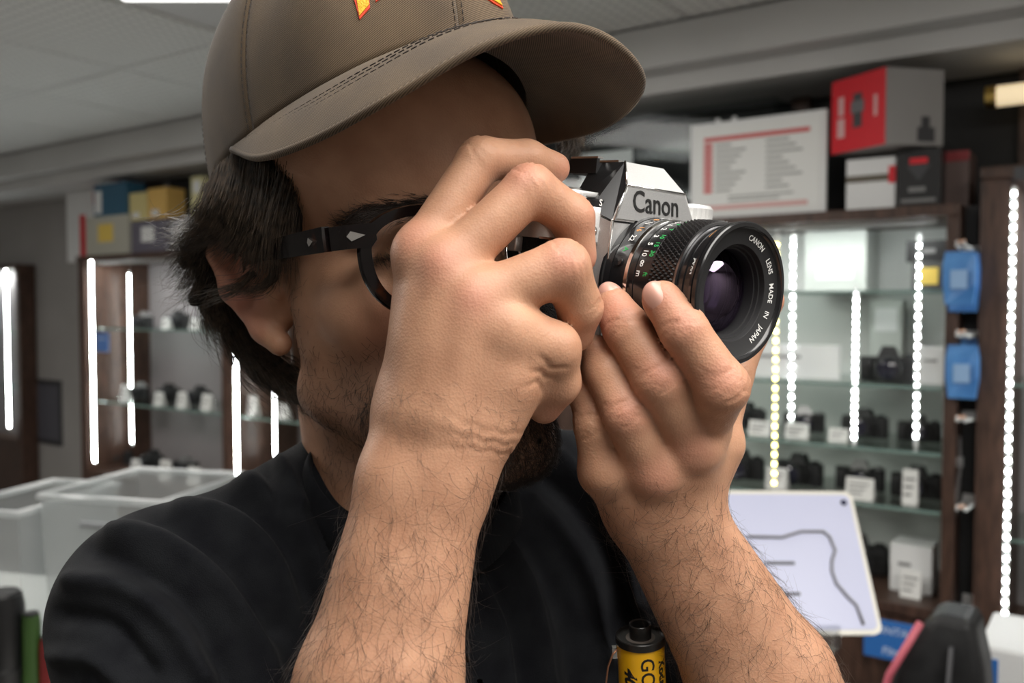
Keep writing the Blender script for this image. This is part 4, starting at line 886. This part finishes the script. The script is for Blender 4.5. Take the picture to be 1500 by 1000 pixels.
def price_card(s, q, z, label, group, w=.05, h=.042, rot=0.0):
    o = place('price_card', s, q, z, rot, label, 'price card', group)
    key_ = (round(w, 3), round(h, 3))
    if key_ not in card_me:
        a = MB().add([(-w / 2, 0, 0), (w / 2, 0, 0), (w / 2, .012, h), (-w / 2, .012, h), (-w / 2, .0015, 0), (w / 2, .0015, 0), (w / 2, .0135, h), (-w / 2, .0135, h), (-w / 2, .03, 0), (w / 2, .03, 0)],
                     [(0, 1, 2, 3), (1, 5, 6, 2), (0, 3, 7, 4), (3, 2, 6, 7), (7, 6, 9, 8), (4, 5, 1, 0)]).build('card', tag_m)
        b = MB()
        for i in range(3):
            z0 = h * (.25 + .22 * i); b.box(-w * .38, w * (.1 + .12 * i), z0 / h * .012 - .0012, z0 / h * .012, z0, z0 + h * .07)
        b_ = b.build('print', ink); card_me[key_] = (a.data, b_.data); bpy.data.objects.remove(a); bpy.data.objects.remove(b_)
    link('card', card_me[key_][0], None, o); link('print', card_me[key_][1], None, o); return o
ORD = ['first', 'second', 'third', 'fourth', 'fifth', 'sixth', 'seventh', 'eighth', 'ninth']
def shelf_row(zs_, cams, cards, case_name, shelf_name, gname):
    for n, (px, q, rot, sil, sc) in enumerate(cams): shelf_camera(sx(px, q), q, zs_ + .0005, rot, f'{"silver-topped" if sil else "black"} camera on the {shelf_name} of the {case_name}, {ORD[n]} from left', gname, sil, sc)
    for n, (px, q, w, h) in enumerate(cards): price_card(sx(px, q), q, zs_ + .0005, f'white price card on the {shelf_name} of the {case_name}, {ORD[n]} from left', gname + ' price cards', w, h, .05 * (n % 3 - 1))
DN = 'right case'
shelf_row(zs[1], [(1303, .13, .12, False, 1.05)], [], DN, 'second glass shelf', 'cameras in the right case')
shelf_row(zs[2], [(1095, .20, -.2, False, .9), (1180, .22, .3, True, .85), (1270, .22, -.1, False, .9), (1350, .22, .1, False, .8)], [(1113, .07, .062, .04), (1168, .07, .062, .04), (1230, .08, .05, .034)], DN, 'third glass shelf', 'cameras in the right case')
shelf_row(zs[3], [(1088, .16, .1, False, 1.0), (1174, .18, -.15, False, 1.0), (1264, .2, .1, True, .95), (1348, .18, .0, False, .95)], [(1139, .06, .058, .058), (1262, .05, .07, .056), (1337, .06, .036, .09)], DN, 'fourth glass shelf', 'cameras in the right case')
shelf_row(.855, [(1175, .2, .1, False, 1.1), (1262, .22, .2, False, 1.2)], [(1340, .05, .05, .07)], DN, 'wooden bottom', 'cameras in the right case')
LN = 'left case'
shelf_row(1.50, [(168, .2, .1, True, .9), (212, .2, -.1, True, .9), (262, .18, .2, False, .95), (300, .2, 0, True, .85)], [(240, .06, .06, .05), (282, .06, .06, .05)], LN, 'upper glass shelf', 'cameras in the left case')
shelf_row(1.145, [(165, .2, .1, False, 1.0), (205, .22, -.1, True, .9), (246, .18, .2, False, 1.0), (292, .2, 0, False, 1.0)], [(178, .06, .06, .08), (228, .06, .06, .06), (262, .06, .06, .07), (298, .06, .07, .07)], LN, 'lower glass shelf', 'cameras in the left case')
shelf_row(.80, [(175, .2, .1, False, 1.0), (222, .2, -.1, False, 1.1), (270, .2, .2, True, 1.0)], [(192, .06, .07, .07), (236, .06, .08, .09), (278, .06, .08, .08)], LN, 'wooden bottom', 'cameras in the left case')
CN = 'middle case'
shelf_row(1.145, [(372, .2, .1, False, 1.0), (842 - 60, .2, .1, False, 1.0)], [(365, .06, .06, .08), (410, .06, .06, .06)], CN, 'lower glass shelf', 'cameras in the middle case')
def carton(name, px0, px1, py0, py1, q, depth, m, label, cat='box', rot=0.0, z=None):
    s0, s1 = sx(px0, q), sx(px1, q); z0 = zy((px0 + px1) / 2, py1, q) if z is None else z; z1 = zy((px0 + px1) / 2, py0, q); w_ = s1 - s0
    o = place(name, (s0 + s1) / 2, q, z0 + .0005, rot, label, cat); MB().box(-w_ / 2, w_ / 2, 0, depth, 0, z1 - z0, .0015).build('carton_body', m, o); return o, w_, z1 - z0
def plate(o, name, m, x0, x1, z0, z1, y=-.001, t=.0012): return MB().box(x0, x1, y - t, y + .0005, z0, z1).build(name, m, o)
wcard = noisy('white_carton', (.80, .81, .81), (.84, .85, .85), 4, .5); gcard = noisy('grey_carton', (.33, .32, .31), (.37, .36, .35), 4, .5); redm = mat('red_print', (.72, .012, .025), .4); greyd = mat('dark_print', (.06, .06, .065), .5); bluem = mat('blue_print', (.03, .16, .50), .45); yelm = mat('yellow_print', (.80, .58, .12), .5)
# right case, top glass shelf and back
o, w_, h_ = carton('carton', 1178, 1268, 338, 425, .18, .14, noisy('pale_green_carton', (.52, .55, .52), (.57, .60, .57), 4, .5), 'pale grey-green carton on the top glass shelf of the right case', z=zs[0]); plate(o, 'label', wcard, -w_ * .3, w_ * .3, h_ * .2, h_ * .5)
o, w_, h_ = carton('carton', 1334, 1386, 384, 425, .12, .12, mat('charcoal_carton', (.06, .06, .06), .5), 'charcoal carton with a yellow round label in the right case', z=zs[0]); plate(o, 'label', yelm, -.02, .022, h_ * .2, h_ * .8)
o, w_, h_ = carton('carton', 1275, 1322, 440, 562, .26, .06, noisy('pale_green_carton', (.52, .55, .52), (.57, .60, .57), 4, .5), 'tall pale carton standing behind the black camera on the second shelf', z=zs[1]); plate(o, 'label', wcard, -w_ * .35, w_ * .35, h_ * .6, h_ * .9)
o, w_, h_ = carton('info_card', 1092, 1232, 505, 562, .1, .006, wcard, 'wide white info card on the second glass shelf beside the lens', 'card', z=zs[1]); plate(o, 'print', ink, -w_ * .4, w_ * .1, h_ * .6, h_ * .68)
o, w_, h_ = carton('info_card', 1346, 1386, 508, 562, .1, .006, wcard, 'small white info card right of the black camera', 'card', z=zs[1]); plate(o, 'print', ink, -w_ * .3, w_ * .2, h_ * .6, h_ * .66)
o, w_, h_ = carton('carton', 1310, 1372, 800, 868, .10, .10, wcard, 'plain white carton on the wooden bottom of the right case', z=.855); plate(o, 'label', ink, -w_ * .3, 0, h_ * .55, h_ * .62)
o, w_, h_ = carton('instrument_case', 1326, 1388, 352, 383, .12, .1, mat('black_plastic', (.02, .02, .021), .4), 'flat black case lying on the charcoal carton in the right case', 'case', z=zy(1360, 384, .12) + .001); plate(o, 'badge', cam_grey, -.01, .02, h_ * .4, h_ * .6)
# hooks with blue pouches on the dark strip between the cases
hook_m = mat('white_hook', (.75, .75, .74), .3); tip_m = mat('copper_tip', (.55, .25, .12), .4)
for n, py in enumerate((366, 492, 612, 737, 887)):
    s, z = wall_hit(1418, py, .02); o = place('display_hook', s, .08, z, 0, f'white metal display hook on the dark strip between the cases, {ORD[n]} from the top', 'hook', 'display hooks')
    MB().tube([(.012, 0, -.004), (.012, -.06, 0), (.008, -.17, .004), (.006, -.18, .014)], .0035, 8).tube([(-.012, 0, -.004), (-.012, -.06, 0), (-.008, -.17, .004), (-.006, -.18, .014)], .0035, 8).build('prongs', hook_m, o, True)
    MB().box(-.02, .02, -.004, 0, -.014, .012, .001).build('bracket', hook_m, o); MB().tube([(-.010, -.176, .012), (.010, -.176, .014)], .004, 8).build('tip', tip_m, o, True)
pouch_m = noisy('blue_pouch', (.05, .19, .50), (.10, .30, .66), 12, .35)
for n, (pa, pb, off, where_) in enumerate([(372, 452, -.02, 'top hook, at the back'), (376, 460, -.085, 'top hook, in the middle'), (374, 450, -.14, 'top hook, in front'), (500, 560, -.03, 'second hook'), (508, 585, -.10, 'second hook, in front')]):
    s, z1 = wall_hit(1414, pa, .02); _, z0 = wall_hit(1414, pb, .02); o = place('blue_pouch', s, .08 + off, z1 + .010 - .004, 0, 'blue packet hanging from the ' + where_, 'packet', 'blue packets on the hooks'); hh = z1 - z0
    V = [(-.032, 0, 0), (.032, 0, 0), (.036, -.006, -hh * .25), (.036, -.010, -hh * .6), (.030, -.004, -hh), (-.030, -.004, -hh), (-.036, -.010, -hh * .6), (-.036, -.006, -hh * .25)]; V2 = [(x, -y + .004, z) for x, y, z in V]
    MB().add(V + V2, [tuple(range(8)), tuple(range(15, 7, -1))] + [(i, (i + 1) % 8, (i + 1) % 8 + 8, i + 8) for i in range(8)]).build('packet', pouch_m, o); MB().box(-.018, .018, -.0125, -.010, -hh * .7, -hh * .35).build('label', mat('pale_blue_print', (.30, .48, .75), .5), o)
st = place('shoulder_strap', sx(1408, .02), .075, zy(1408, 640, .02), 0, 'grey strap hanging from the third hook between the cases', 'strap'); MB().tube([(0, -.04, 0), (.004, -.05, -.08), (-.006, -.05, -.18), (-.016, -.05, -.27)], [.008, .010, .016, .022], 10, flat=.3).build('webbing', noisy('grey_webbing', (.16, .15, .15), (.24, .23, .23), 80, .8), st, True); MB().box(-.010, .010, -.056, -.042, -.075, -.05, .002).build('buckle', cam_grey, st)
# on top of the right case
o, w_, h_ = carton('price_list_sign', 1010, 1207, 172, 318, .03, .014, wcard, 'white framed price list with red bars standing on the right case', 'sign', z=ZT)
sgn = noisy('sign_paper', (.82, .83, .81), (.86, .87, .85), 3, .45); red2 = mat('red_bar', (.66, .10, .10), .5); pink = mat('pink_bar', (.72, .40, .38), .5); gtx = mat('grey_print', (.38, .39, .38), .6)
plate(o, 'paper', sgn, -w_ * .46, w_ * .46, h_ * .04, h_ * .95); plate(o, 'header_bar', red2, -w_ * .39, w_ * .39, h_ * .80, h_ * .845, -.0025); plate(o, 'footer_bar', pink, -w_ * .40, w_ * .38, h_ * .09, h_ * .135, -.0025)
for i in range(9): plate(o, 'row_marker', red2, -w_ * .39, -w_ * .325, h_ * (.27 + .058 * i), h_ * (.315 + .058 * i), -.0025)
for i in range(9):
    for (a, b) in ((-.30, -.30 + .12 + .11 * ((i * 5) % 4) / 3), (.08, .20 + .14 * ((i * 3 + 1) % 4) / 3)): plate(o, 'print_line', gtx, w_ * a, w_ * b, h_ * (.278 + .058 * i), h_ * (.300 + .058 * i), -.0025)
for i in (0, 1): plate(o, 'print_line', gtx, -w_ * .2, w_ * (.18 + .1 * i), h_ * (.17 + .04 * i), h_ * (.188 + .04 * i), -.0025)
acr = glassy('clear_acrylic', (.92, .94, .94), .012, .0)
s0, s1 = sx(800, .12), sx(1135, .12); ab = place('acrylic_box', (s0 + s1) / 2, .22, ZT + .001, 0, 'large clear acrylic display box behind the white price list', 'box'); w_ = s1 - s0; h_ = zy(1100, 150, .12) - ZT
MB().box(-w_ / 2, w_ / 2, -.12, -.116, 0, h_).build('front_pane', acr, ab); MB().box(-w_ / 2, w_ / 2, .116, .12, 0, h_).build('back_pane', acr, ab); MB().box(-w_ / 2, w_ / 2, -.12, .12, h_, h_ + .004).build('lid', acr, ab)
for sg in (-1, 1): MB().box(sg * w_ / 2 - .002, sg * w_ / 2 + .002, -.116, .116, 0, h_).build('side_pane', acr, ab)
wl = mat('white_latch', (.8, .8, .8), .3)
for x in (.22, .27): MB().lathe([(0, .008), (.006, .008), (.008, .001)], 16, 'y', -1, Matrix.Translation((x, -.12, h_ * .86))).build('screw_cap', wl, ab)
o, w_, h_ = carton('leaflet', 850, 925, 222, 300, .16, .004, wcard, 'white leaflet lying behind the camera prism inside the clear box', 'leaflet', z=ZT + .002); plate(o, 'print', pink, -w_ * .2, w_ * .2, h_ * .4, h_ * .5)
whb, w_, h_ = carton('small_box', 1237, 1309, 232, 304, .05, .15, wcard, 'white box with a dark stripe under the red box', z=ZT); plate(whb, 'stripe', mat('brown_stripe', (.13, .11, .08), .5), -w_ / 2, w_ / 2, h_ * .55, h_ * .68); plate(whb, 'red_dot', redm, w_ * .36, w_ * .5, h_ * .5, h_ * .82, -.002)
bkb, w_, h_ = carton('small_box', 1312, 1374, 218, 298, .03, .12, mat('black_carton', (.012, .012, .013), .4), 'black box with red lettering under the right corner of the red box', z=ZT)
plate(bkb, 'red_lettering', redm, -w_ * .22, w_ * .20, h_ * .74, h_ * .84); plate(bkb, 'print', ink, -w_ * .24, w_ * .16, h_ * .26, h_ * .34); plate(bkb, 'print', ink, -w_ * .42, w_ * .40, h_ * .08, h_ * .14)
MB().add([(-w_ * .30, -.0022, h_ * .72), (w_ * .30, -.0022, h_ * .72), (0, -.0022, h_ * .44)], [(0, 1, 2)]).build('emblem', mat('charcoal_emblem', (.05, .05, .055), .4), bkb)
brb, w_, h_ = carton('small_box', 1376, 1416, 222, 298, .10, .12, mat('brown_carton', (.13, .085, .075), .5), 'brown box with a red top right of the black box', z=ZT); plate(brb, 'top_band', mat('deep_red', (.25, .02, .025), .5), -w_ / 2, w_ / 2, h_ * .82, h_)
zr = zy(1310, 218, .03) + .002
# the red box stands corner-on: red end towards the left, grey side towards the right
pA, pB, pC = wall_hit(1218, 228, .04)[0], wall_hit(1297, 222, -.04)[0], wall_hit(1380, 215, .06)[0]
a_, b_, c_ = np.array([pA, .04]), np.array([pB, -.045]), np.array([pC, .07]); hR = zy(1297, 98, -.045) - zr
rb = place('watch_box', *b_, zr, 0, 'large red and grey camera box resting on the smaller boxes', 'box'); d1, d2 = a_ - b_, c_ - b_
V = [(0, 0), tuple(d2), tuple(d1 + d2), tuple(d1)]; MB().prism(V, 0, hR, 'z').build('carton_body', gcard, rb)
def face_plate(name, m, dv, u0, u1, v0, v1, t=.0012, lift=.0):
    n_ = np.array([dv[1], -dv[0]]); n_ /= np.linalg.norm(n_)
    if n_ @ np.array([0, -1.0]) < 0: n_ = -n_
    q = [dv * u0 + n_ * lift, dv * u1 + n_ * lift, dv * u1 + n_ * (lift + t), dv * u0 + n_ * (lift + t)]
    return MB().prism([tuple(x) for x in q], v0 * hR, v1 * hR, 'z').build(name, m, rb)
face_plate('red_end', redm, d1, 0, 1, 0, 1); face_plate('pictured_strap', greyd, d1, .42, .58, .30, .76, lift=.0012); face_plate('pictured_dial', mat('dial_grey', (.16, .16, .17), .4), d1, .38, .62, .50, .66, lift=.0016)
lp = mat('pale_print', (.75, .45, .45), .5)
for u0, u1, v0, v1 in ((.14, .20, .40, .68), (.74, .88, .20, .46), (.76, .86, .5, .76)): face_plate('print', lp, d1, u0, u1, v0, v1, lift=.0012)
face_plate('pictured_camera', greyd, d2, .55, .85, .05, .24); face_plate('pictured_grip', greyd, d2, .62, .76, .24, .38)
s, z = wall_hit(1440, 142, .2); gl_ = place('gold_glow_tube', s + .13, .384, z, 0, 'glowing gold tube high on the black wall at the right edge', 'glow_tube'); warm = mat('warm_tube', (1, .85, .6), .4, emit=(1.0, .80, .50), estr=.55); brass = mat('brass', (.75, .52, .15), .3, 1.0)  # softly glowing gold tube on a brass arm
MB().lathe([(-.10, .001), (-.10, .026), (.16, .026), (.16, .001)], 24, 'x', 1, Matrix.Translation((0, -.17, 0))).build('tube', warm, gl_, True, 40); MB().lathe([(-.125, .001), (-.125, .028), (-.10, .028)], 24, 'x', 1, Matrix.Translation((0, -.17, 0))).build('end_cap', brass, gl_, True, 40); MB().box(-.02, .02, -.15, 0, -.012, .012).build('arm', brass, gl_)
# shop sign lettering plate on the right-hand case
sp = MB().box(sx(1482), sx(1482) + .12, -.014, -.0105, 1.895, 1.925).build('sign_plate', greyd, cE)
# items at the foot of the right case
s, z = wall_hit(1304, 940, -.06); fs = place('film_sign', s, -.05, z - .05, 0, 'small blue film sign below the tablet corner', 'sign'); MB().box(-.065, .065, 0, .006, 0, .098, .002).build('board', bluem, fs); MB().box(-.01, .01, .006, .05, .02, .03).build('bracket', greyd, fs)
sw = mat('sign_ink', (.55, .66, .85), .5)
for tx, zz, sz in (('CONTAX', .073, .026), ('Film', .022, .026)):
    V, Fc = text_geo(tx, sz, .0004, .0003, shear=.15); MB().add([(x, -.0006 - z, zz + y) for x, y, z in V], Fc).build('lettering', sw, fs)
# --- counter in front of the cases (right), the tablet and a black bag
counter_m = noisy('counter_top', (.52, .53, .52), (.60, .61, .60), 6, .35)
def at(px, py, d): return PW(px, py, d)
ct = MB().box(-.2, .62, -.16, .20, -.04, 0, .004).build('counter', counter_m); base = at(1180, 1075, 1.20); ct.location = base; ct.rotation_euler = (0, 0, ROT); tag(ct, 'pale counter top under the tablet at the bottom right', 'counter')
cl_ = MB().box(-.18, .60, -.14, .18, -base[2], -.0405).build('front_panel', wood, ct)
tb = empty('tablet', M=basis(at(1168, 930, 1.20), (1, .08, 0), (-.02, .65, 1))); tag(tb, 'white-backed tablet tilted on a clear stand behind the forearm', 'tablet')
tw, th = .118, .205
tabm = noisy('tablet_back', (.50, .53, .72), (.56, .58, .76), 2, .35); rimm = mat('tablet_rim', (.75, .73, .66), .3)
MB().prism(rrect(-tw, tw, 0, th, .012), -.004, .004, 'y').build('shell', rimm, tb, True, 40); MB().prism(rrect(-tw + .006, tw - .006, .006, th - .006, .009), -.0052, -.0038, 'y').build('back_panel', tabm, tb)
MB().lathe([(0, .0045), (.0015, .0045), (.0016, .001)], 18, 'y', -1, Matrix.Translation((tw - .016, -.0052, th - .018))).build('camera_eye', mat('dark_lens', (.01, .012, .04), .1), tb)
MB().tube([(-.05, -.007, .135), (.0, -.007, .134), (.03, -.007, .143), (.062, -.007, .143), (.070, -.007, .135), (.074, -.007, .115), (.066, -.007, .10), (.063, -.007, .085), (.066, -.007, .068), (.078, -.007, .05), (.088, -.007, .038), (.092, -.007, .012)], .0022, 8).build('cable', mat('grey_cable', (.20, .20, .22), .5), tb, True)
for zz in (.095, .052): MB().box(-.03, .012, -.0066, -.005, zz, zz + .004).build('mark', greyd, tb)
acs = empty('tablet_stand', (*(at(1200, 940, 1.205)[:2]), base[2])); acs.rotation_euler = (0, 0, ROT); tag(acs, 'clear acrylic stand holding up the tablet', 'stand'); hz = at(1200, 930, 1.20)[2] - base[2]
MB().box(-.035, .035, -.03, .03, 0, .006, .001).box(-.006, .006, -.004, .004, .006, hz - .02).build('foot', glassy('clear_acrylic', (.86, .88, .88), .10, .05), acs); MB().box(-.030, .024, -.022, .022, hz - .02, hz + .012, .003).build('cradle', glassy('frosted_acrylic', (.92, .93, .93), .30, .15), acs)
bag = empty('camera_bag', (*(at(1385, 985, 1.45)[:2]), 0)); bag.rotation_euler = (0, 0, ROT); tag(bag, 'black tapering tripod bag with a pink edge at the bottom right', 'bag'); zt = at(1385, 888, 1.45)[2]
bagm = noisy('black_nylon', (.010, .010, .011), (.018, .018, .019), 40, .5); V = []; F = []
for (zz, x0, x1) in ((0, -.13, .09), (zt * .45, -.13, .09), (zt * .80, -.10, .075), (zt * .93, -.06, .062), (zt, -.012, .045)): V += [(x0, -.05, zz), (x1, -.05, zz), (x1, .05, zz), (x0, .05, zz)]
for j in range(4): F += [(j * 4 + i, j * 4 + (i + 1) % 4, j * 4 + 4 + (i + 1) % 4, j * 4 + 4 + i) for i in range(4)]
o = MB().add(V, F + [(3, 2, 1, 0), (16, 17, 18, 19)]).build('sack', bagm, bag); md = o.modifiers.new('soft', 'BEVEL'); md.width = .015; md.segments = 3
MB().tube([(-.115, -.055, zt * .62), (-.104, -.055, zt * .78), (-.075, -.055, zt * .90), (-.03, -.052, zt * .985)], .006, 8).build('piping', mat('pink_piping', (.55, .12, .16), .5), bag, True)
MB().tube([(.0, -.056, zt * .72), (.01, -.06, zt * .85), (.016, -.056, zt * .96)], .010, 8, flat=.4).build('strap', mat('grey_strap', (.06, .06, .065), .6), bag, True)
bx_ = empty('parcel', (*(at(1490, 1010, 1.55)[:2]), 0)); bx_.rotation_euler = (0, 0, ROT); tag(bx_, 'white storage box with a blue label at the bottom right corner', 'box'); hz = at(1490, 925, 1.55)[2]
MB().box(-.05, .20, -.1, .1, 0, hz, .006).build('carton_body', wcard, bx_); MB().box(-.046, -.02, -.1015, -.0995, hz - .09, hz - .02).build('label', bluem, bx_)
# --- left side: things on top of the case, wall poster, counter with bins
o, w_, h_ = carton('rounded_board', 100, 205, 214, 372, .28, .02, wcard, 'tall white board with rounded corner behind the boxes on the left case', 'board', z=ZT); plate(o, 'red_stripe', redm, -w_ * .30, -w_ * .22, 0, h_ * .42)
o, w_, h_ = carton('equipment_case', 198, 300, 236, 300, .30, .08, mat('black_plastic', (.02, .02, .021), .4), 'black equipment case at the back on top of the left case', 'case', z=ZT); plate(o, 'latch', cam_grey, -.02, .02, h_ * .7, h_ * .8)
boxes = [('carton', 128, 190, 316, 372, .05, .23, noisy('cream_carton', (.46, .45, .38), (.52, .51, .44), 3, .5), 'cream carton with yellow mark at the left end of the case top'), ('carton', 194, 246, 322, 372, .06, .14, mat('violet_carton', (.14, .13, .17), .5), 'violet-grey carton with a pale label on the left case'),
         ('carton', 248, 300, 318, 372, .08, .14, mat('slate_carton', (.20, .20, .22), .5), 'slate grey carton beside the man\'s hair on the left case')]
for (nm_, a, b, c, d, q, dp, m_, lb) in boxes:
    o, w_, h_ = carton(nm_, a, b, c, d, q, dp, m_, lb, z=ZT); plate(o, 'label', yelm if 'cream' in lb else wcard, -w_ * .2, w_ * .15, h_ * .35, h_ * .8)
o, w_, h_ = carton('carton', 140, 188, 268, 315, .06, .10, mat('teal_blue_carton', (.035, .12, .20), .45), 'dark blue carton on top of the cream carton', z=zy(160, 316, .06)); plate(o, 'label', wcard, -w_ * .45, -w_ * .25, h_ * .1, h_ * .8)
zt0 = zy(160, 316, .06) + .001; rr_ = (zy(164, 253, .24) - zt0) / 2; o = place('round_tin', sx(164, .22), .25, zt0 + rr_, 0, 'round red tin standing on edge behind the dark blue carton', 'tin')
MB().lathe([(0, .001), (0, rr_), (.05, rr_), (.05, .001)], 36, 'y', -1).build('tin_body', redm, o, True, 40); MB().lathe([(.05, rr_ * .8), (.0515, rr_ * .8), (.0516, .001)], 30, 'y', -1).build('lid_print', wcard, o)
for (a, b, c, d, lb) in ((192, 217, 282, 321, 'pale yellow box stacked left of the orange box'), (219, 246, 275, 321, 'orange-yellow box stacked on the violet carton')):
    o, w_, h_ = carton('film_box', a, b, c, d, .07, .1, mat('pale_yellow' if 'pale' in lb else 'orange_yellow', (.72, .62, .28) if 'pale' in lb else (.75, .48, .14), .5), lb, z=zy(220, 322, .07) + .002); plate(o, 'label', wcard, -w_ * .3, w_ * .1, h_ * .1, h_ * .3)
o, w_, h_ = carton('film_box', 282, 300, 258, 315, .1, .08, mat('cream_yellow', (.70, .66, .36), .5), 'cream yellow box on the slate carton next to the cap', z=zy(290, 318, .08) + .001); plate(o, 'label', wcard, -w_ * .3, w_ * .3, h_ * .6, h_ * .9)
s0, s1 = sx(50, .41), sx(86, .41); z0, z1 = zy(68, 650, .41), zy(68, 556, .41); po = place('wall_poster', (s0 + s1) / 2, .4195, z0, 0, 'dark framed notice on the grey wall between the left cases', 'poster'); MB().box(-(s1 - s0) / 2, (s1 - s0) / 2, -.01, 0, 0, z1 - z0, .001).build('frame', mat('poster_frame', (.04, .04, .045), .5), po); plate(po, 'picture', mat('poster_print', (.10, .10, .12), .5), -(s1 - s0) * .42, (s1 - s0) * .42, (z1 - z0) * .08, (z1 - z0) * .92, -.0105)
o = place('door_notice', sx(147, -.01), -.006, zy(147, 515, -.01), 0, 'small blue sticker on the lit edge of the left case', 'sticker'); MB().box(-.045, .06, -.003, .001, 0, .09).build('sheet', mat('blue_sticker', (.10, .22, .55), .5), o); MB().box(-.03, .04, -.0036, -.003, .06, .066).build('print', sw, o)
lc_ = at(20, 1035, 1.30); cl2 = MB().box(-.75, .35, -.15, .55, -.04, 0, .004).build('counter', noisy('white_counter', (.62, .62, .60), (.68, .68, .66), 4, .35), None); cl2.location = lc_; cl2.rotation_euler = (0, 0, ROT * .4); tag(cl2, 'white counter top in the lower left corner', 'counter')
MB().box(-.72, .32, -.12, .52, -lc_[2], -.0405).build('front_panel', wood, cl2)
frost = glassy('frosted_plastic', (.86, .88, .88), .16, .35); k2 = frost.node_tree
df = k2.nodes.new('ShaderNodeBsdfDiffuse'); df.inputs[0].default_value = (.62, .65, .66, 1); m2 = k2.nodes.new('ShaderNodeMixShader'); m2.inputs[0].default_value = .26; old = [l for l in k2.links if l.to_node.type == 'OUTPUT_MATERIAL'][0].from_socket
outn = [n for n in k2.nodes if n.type == 'OUTPUT_MATERIAL'][0]; k2.links.new(old, m2.inputs[1]); k2.links.new(df.outputs[0], m2.inputs[2]); k2.links.new(m2.outputs[0], outn.inputs[0])
def bin_(px0, px1, py0, d, dep, label):
    a = at((px0 + px1) / 2, 1000, d); o = empty('storage_bin', (a[0], a[1], lc_[2] + .0005)); o.rotation_euler = (0, 0, ROT * .4); tag(o, label, 'plastic bin'); w_ = (px1 - px0) / FPX * d / 2; h_ = at(px0, py0, d)[2] - lc_[2]; t_ = .003
    MB().box(-w_ * .94, w_ * .94, 0, dep, 0, t_).build('bottom', frost, o)
    MB().add([(-w_ * .94, 0, 0), (w_ * .94, 0, 0), (w_, -.01, h_), (-w_, -.01, h_), (-w_ * .94, dep, 0), (w_ * .94, dep, 0), (w_, dep + .01, h_), (-w_, dep + .01, h_)], [(0, 1, 2, 3), (1, 5, 6, 2), (5, 4, 7, 6), (4, 0, 3, 7)]).build('walls', frost, o)
    MB().tube([(-w_, -.012, h_), (w_, -.012, h_), (w_, dep + .012, h_), (-w_, dep + .012, h_)], .006, 8, True).build('rim', frost, o, True); MB().tube([(-.03, -.016, h_ * .86), (.03, -.016, h_ * .86)], .006, 8).build('handle', mat('grey_handle', (.2, .21, .22), .5), o)
    return o
bin_(56, 260, 728, 1.42, .22, 'frosted plastic storage bin behind the man\'s shoulder'); bin_(-80, 50, 745, 1.46, .22, 'frosted plastic storage bin cut off by the left edge')
gear = [(2, 905, .034, (.010, .010, .011), 'round black lens lying on the left counter'), (72, 950, .015, (.16, .015, .015), 'red lens cap stack on the left counter'), (46, 915, .014, (.04, .09, .02), 'small green film tin on the left counter')]
for (px, py, r, c, lb) in gear:
    p_ = at(px, py, 1.27); o = empty('lens_item' if 'lens' in lb else 'film_tin', (p_[0], p_[1], lc_[2] + .0005)); tag(o, lb, 'lens' if 'black' in lb else 'tin'); hh = p_[2] - lc_[2] + r
    MB().lathe([(0, .001), (0, r), (hh * .4, r), (hh * .42, r * .9), (hh * .9, r * .9), (hh, r * .8), (hh, .001)], 28, 'z').build('barrel', mat('gear_%02d' % int(c[0] * 99), c, .35), o, True, 40); MB().lathe([(hh, r * .75), (hh + .004, r * .7), (hh + .004, .001)], 24, 'z').build('cap', cam_black, o, True, 40)
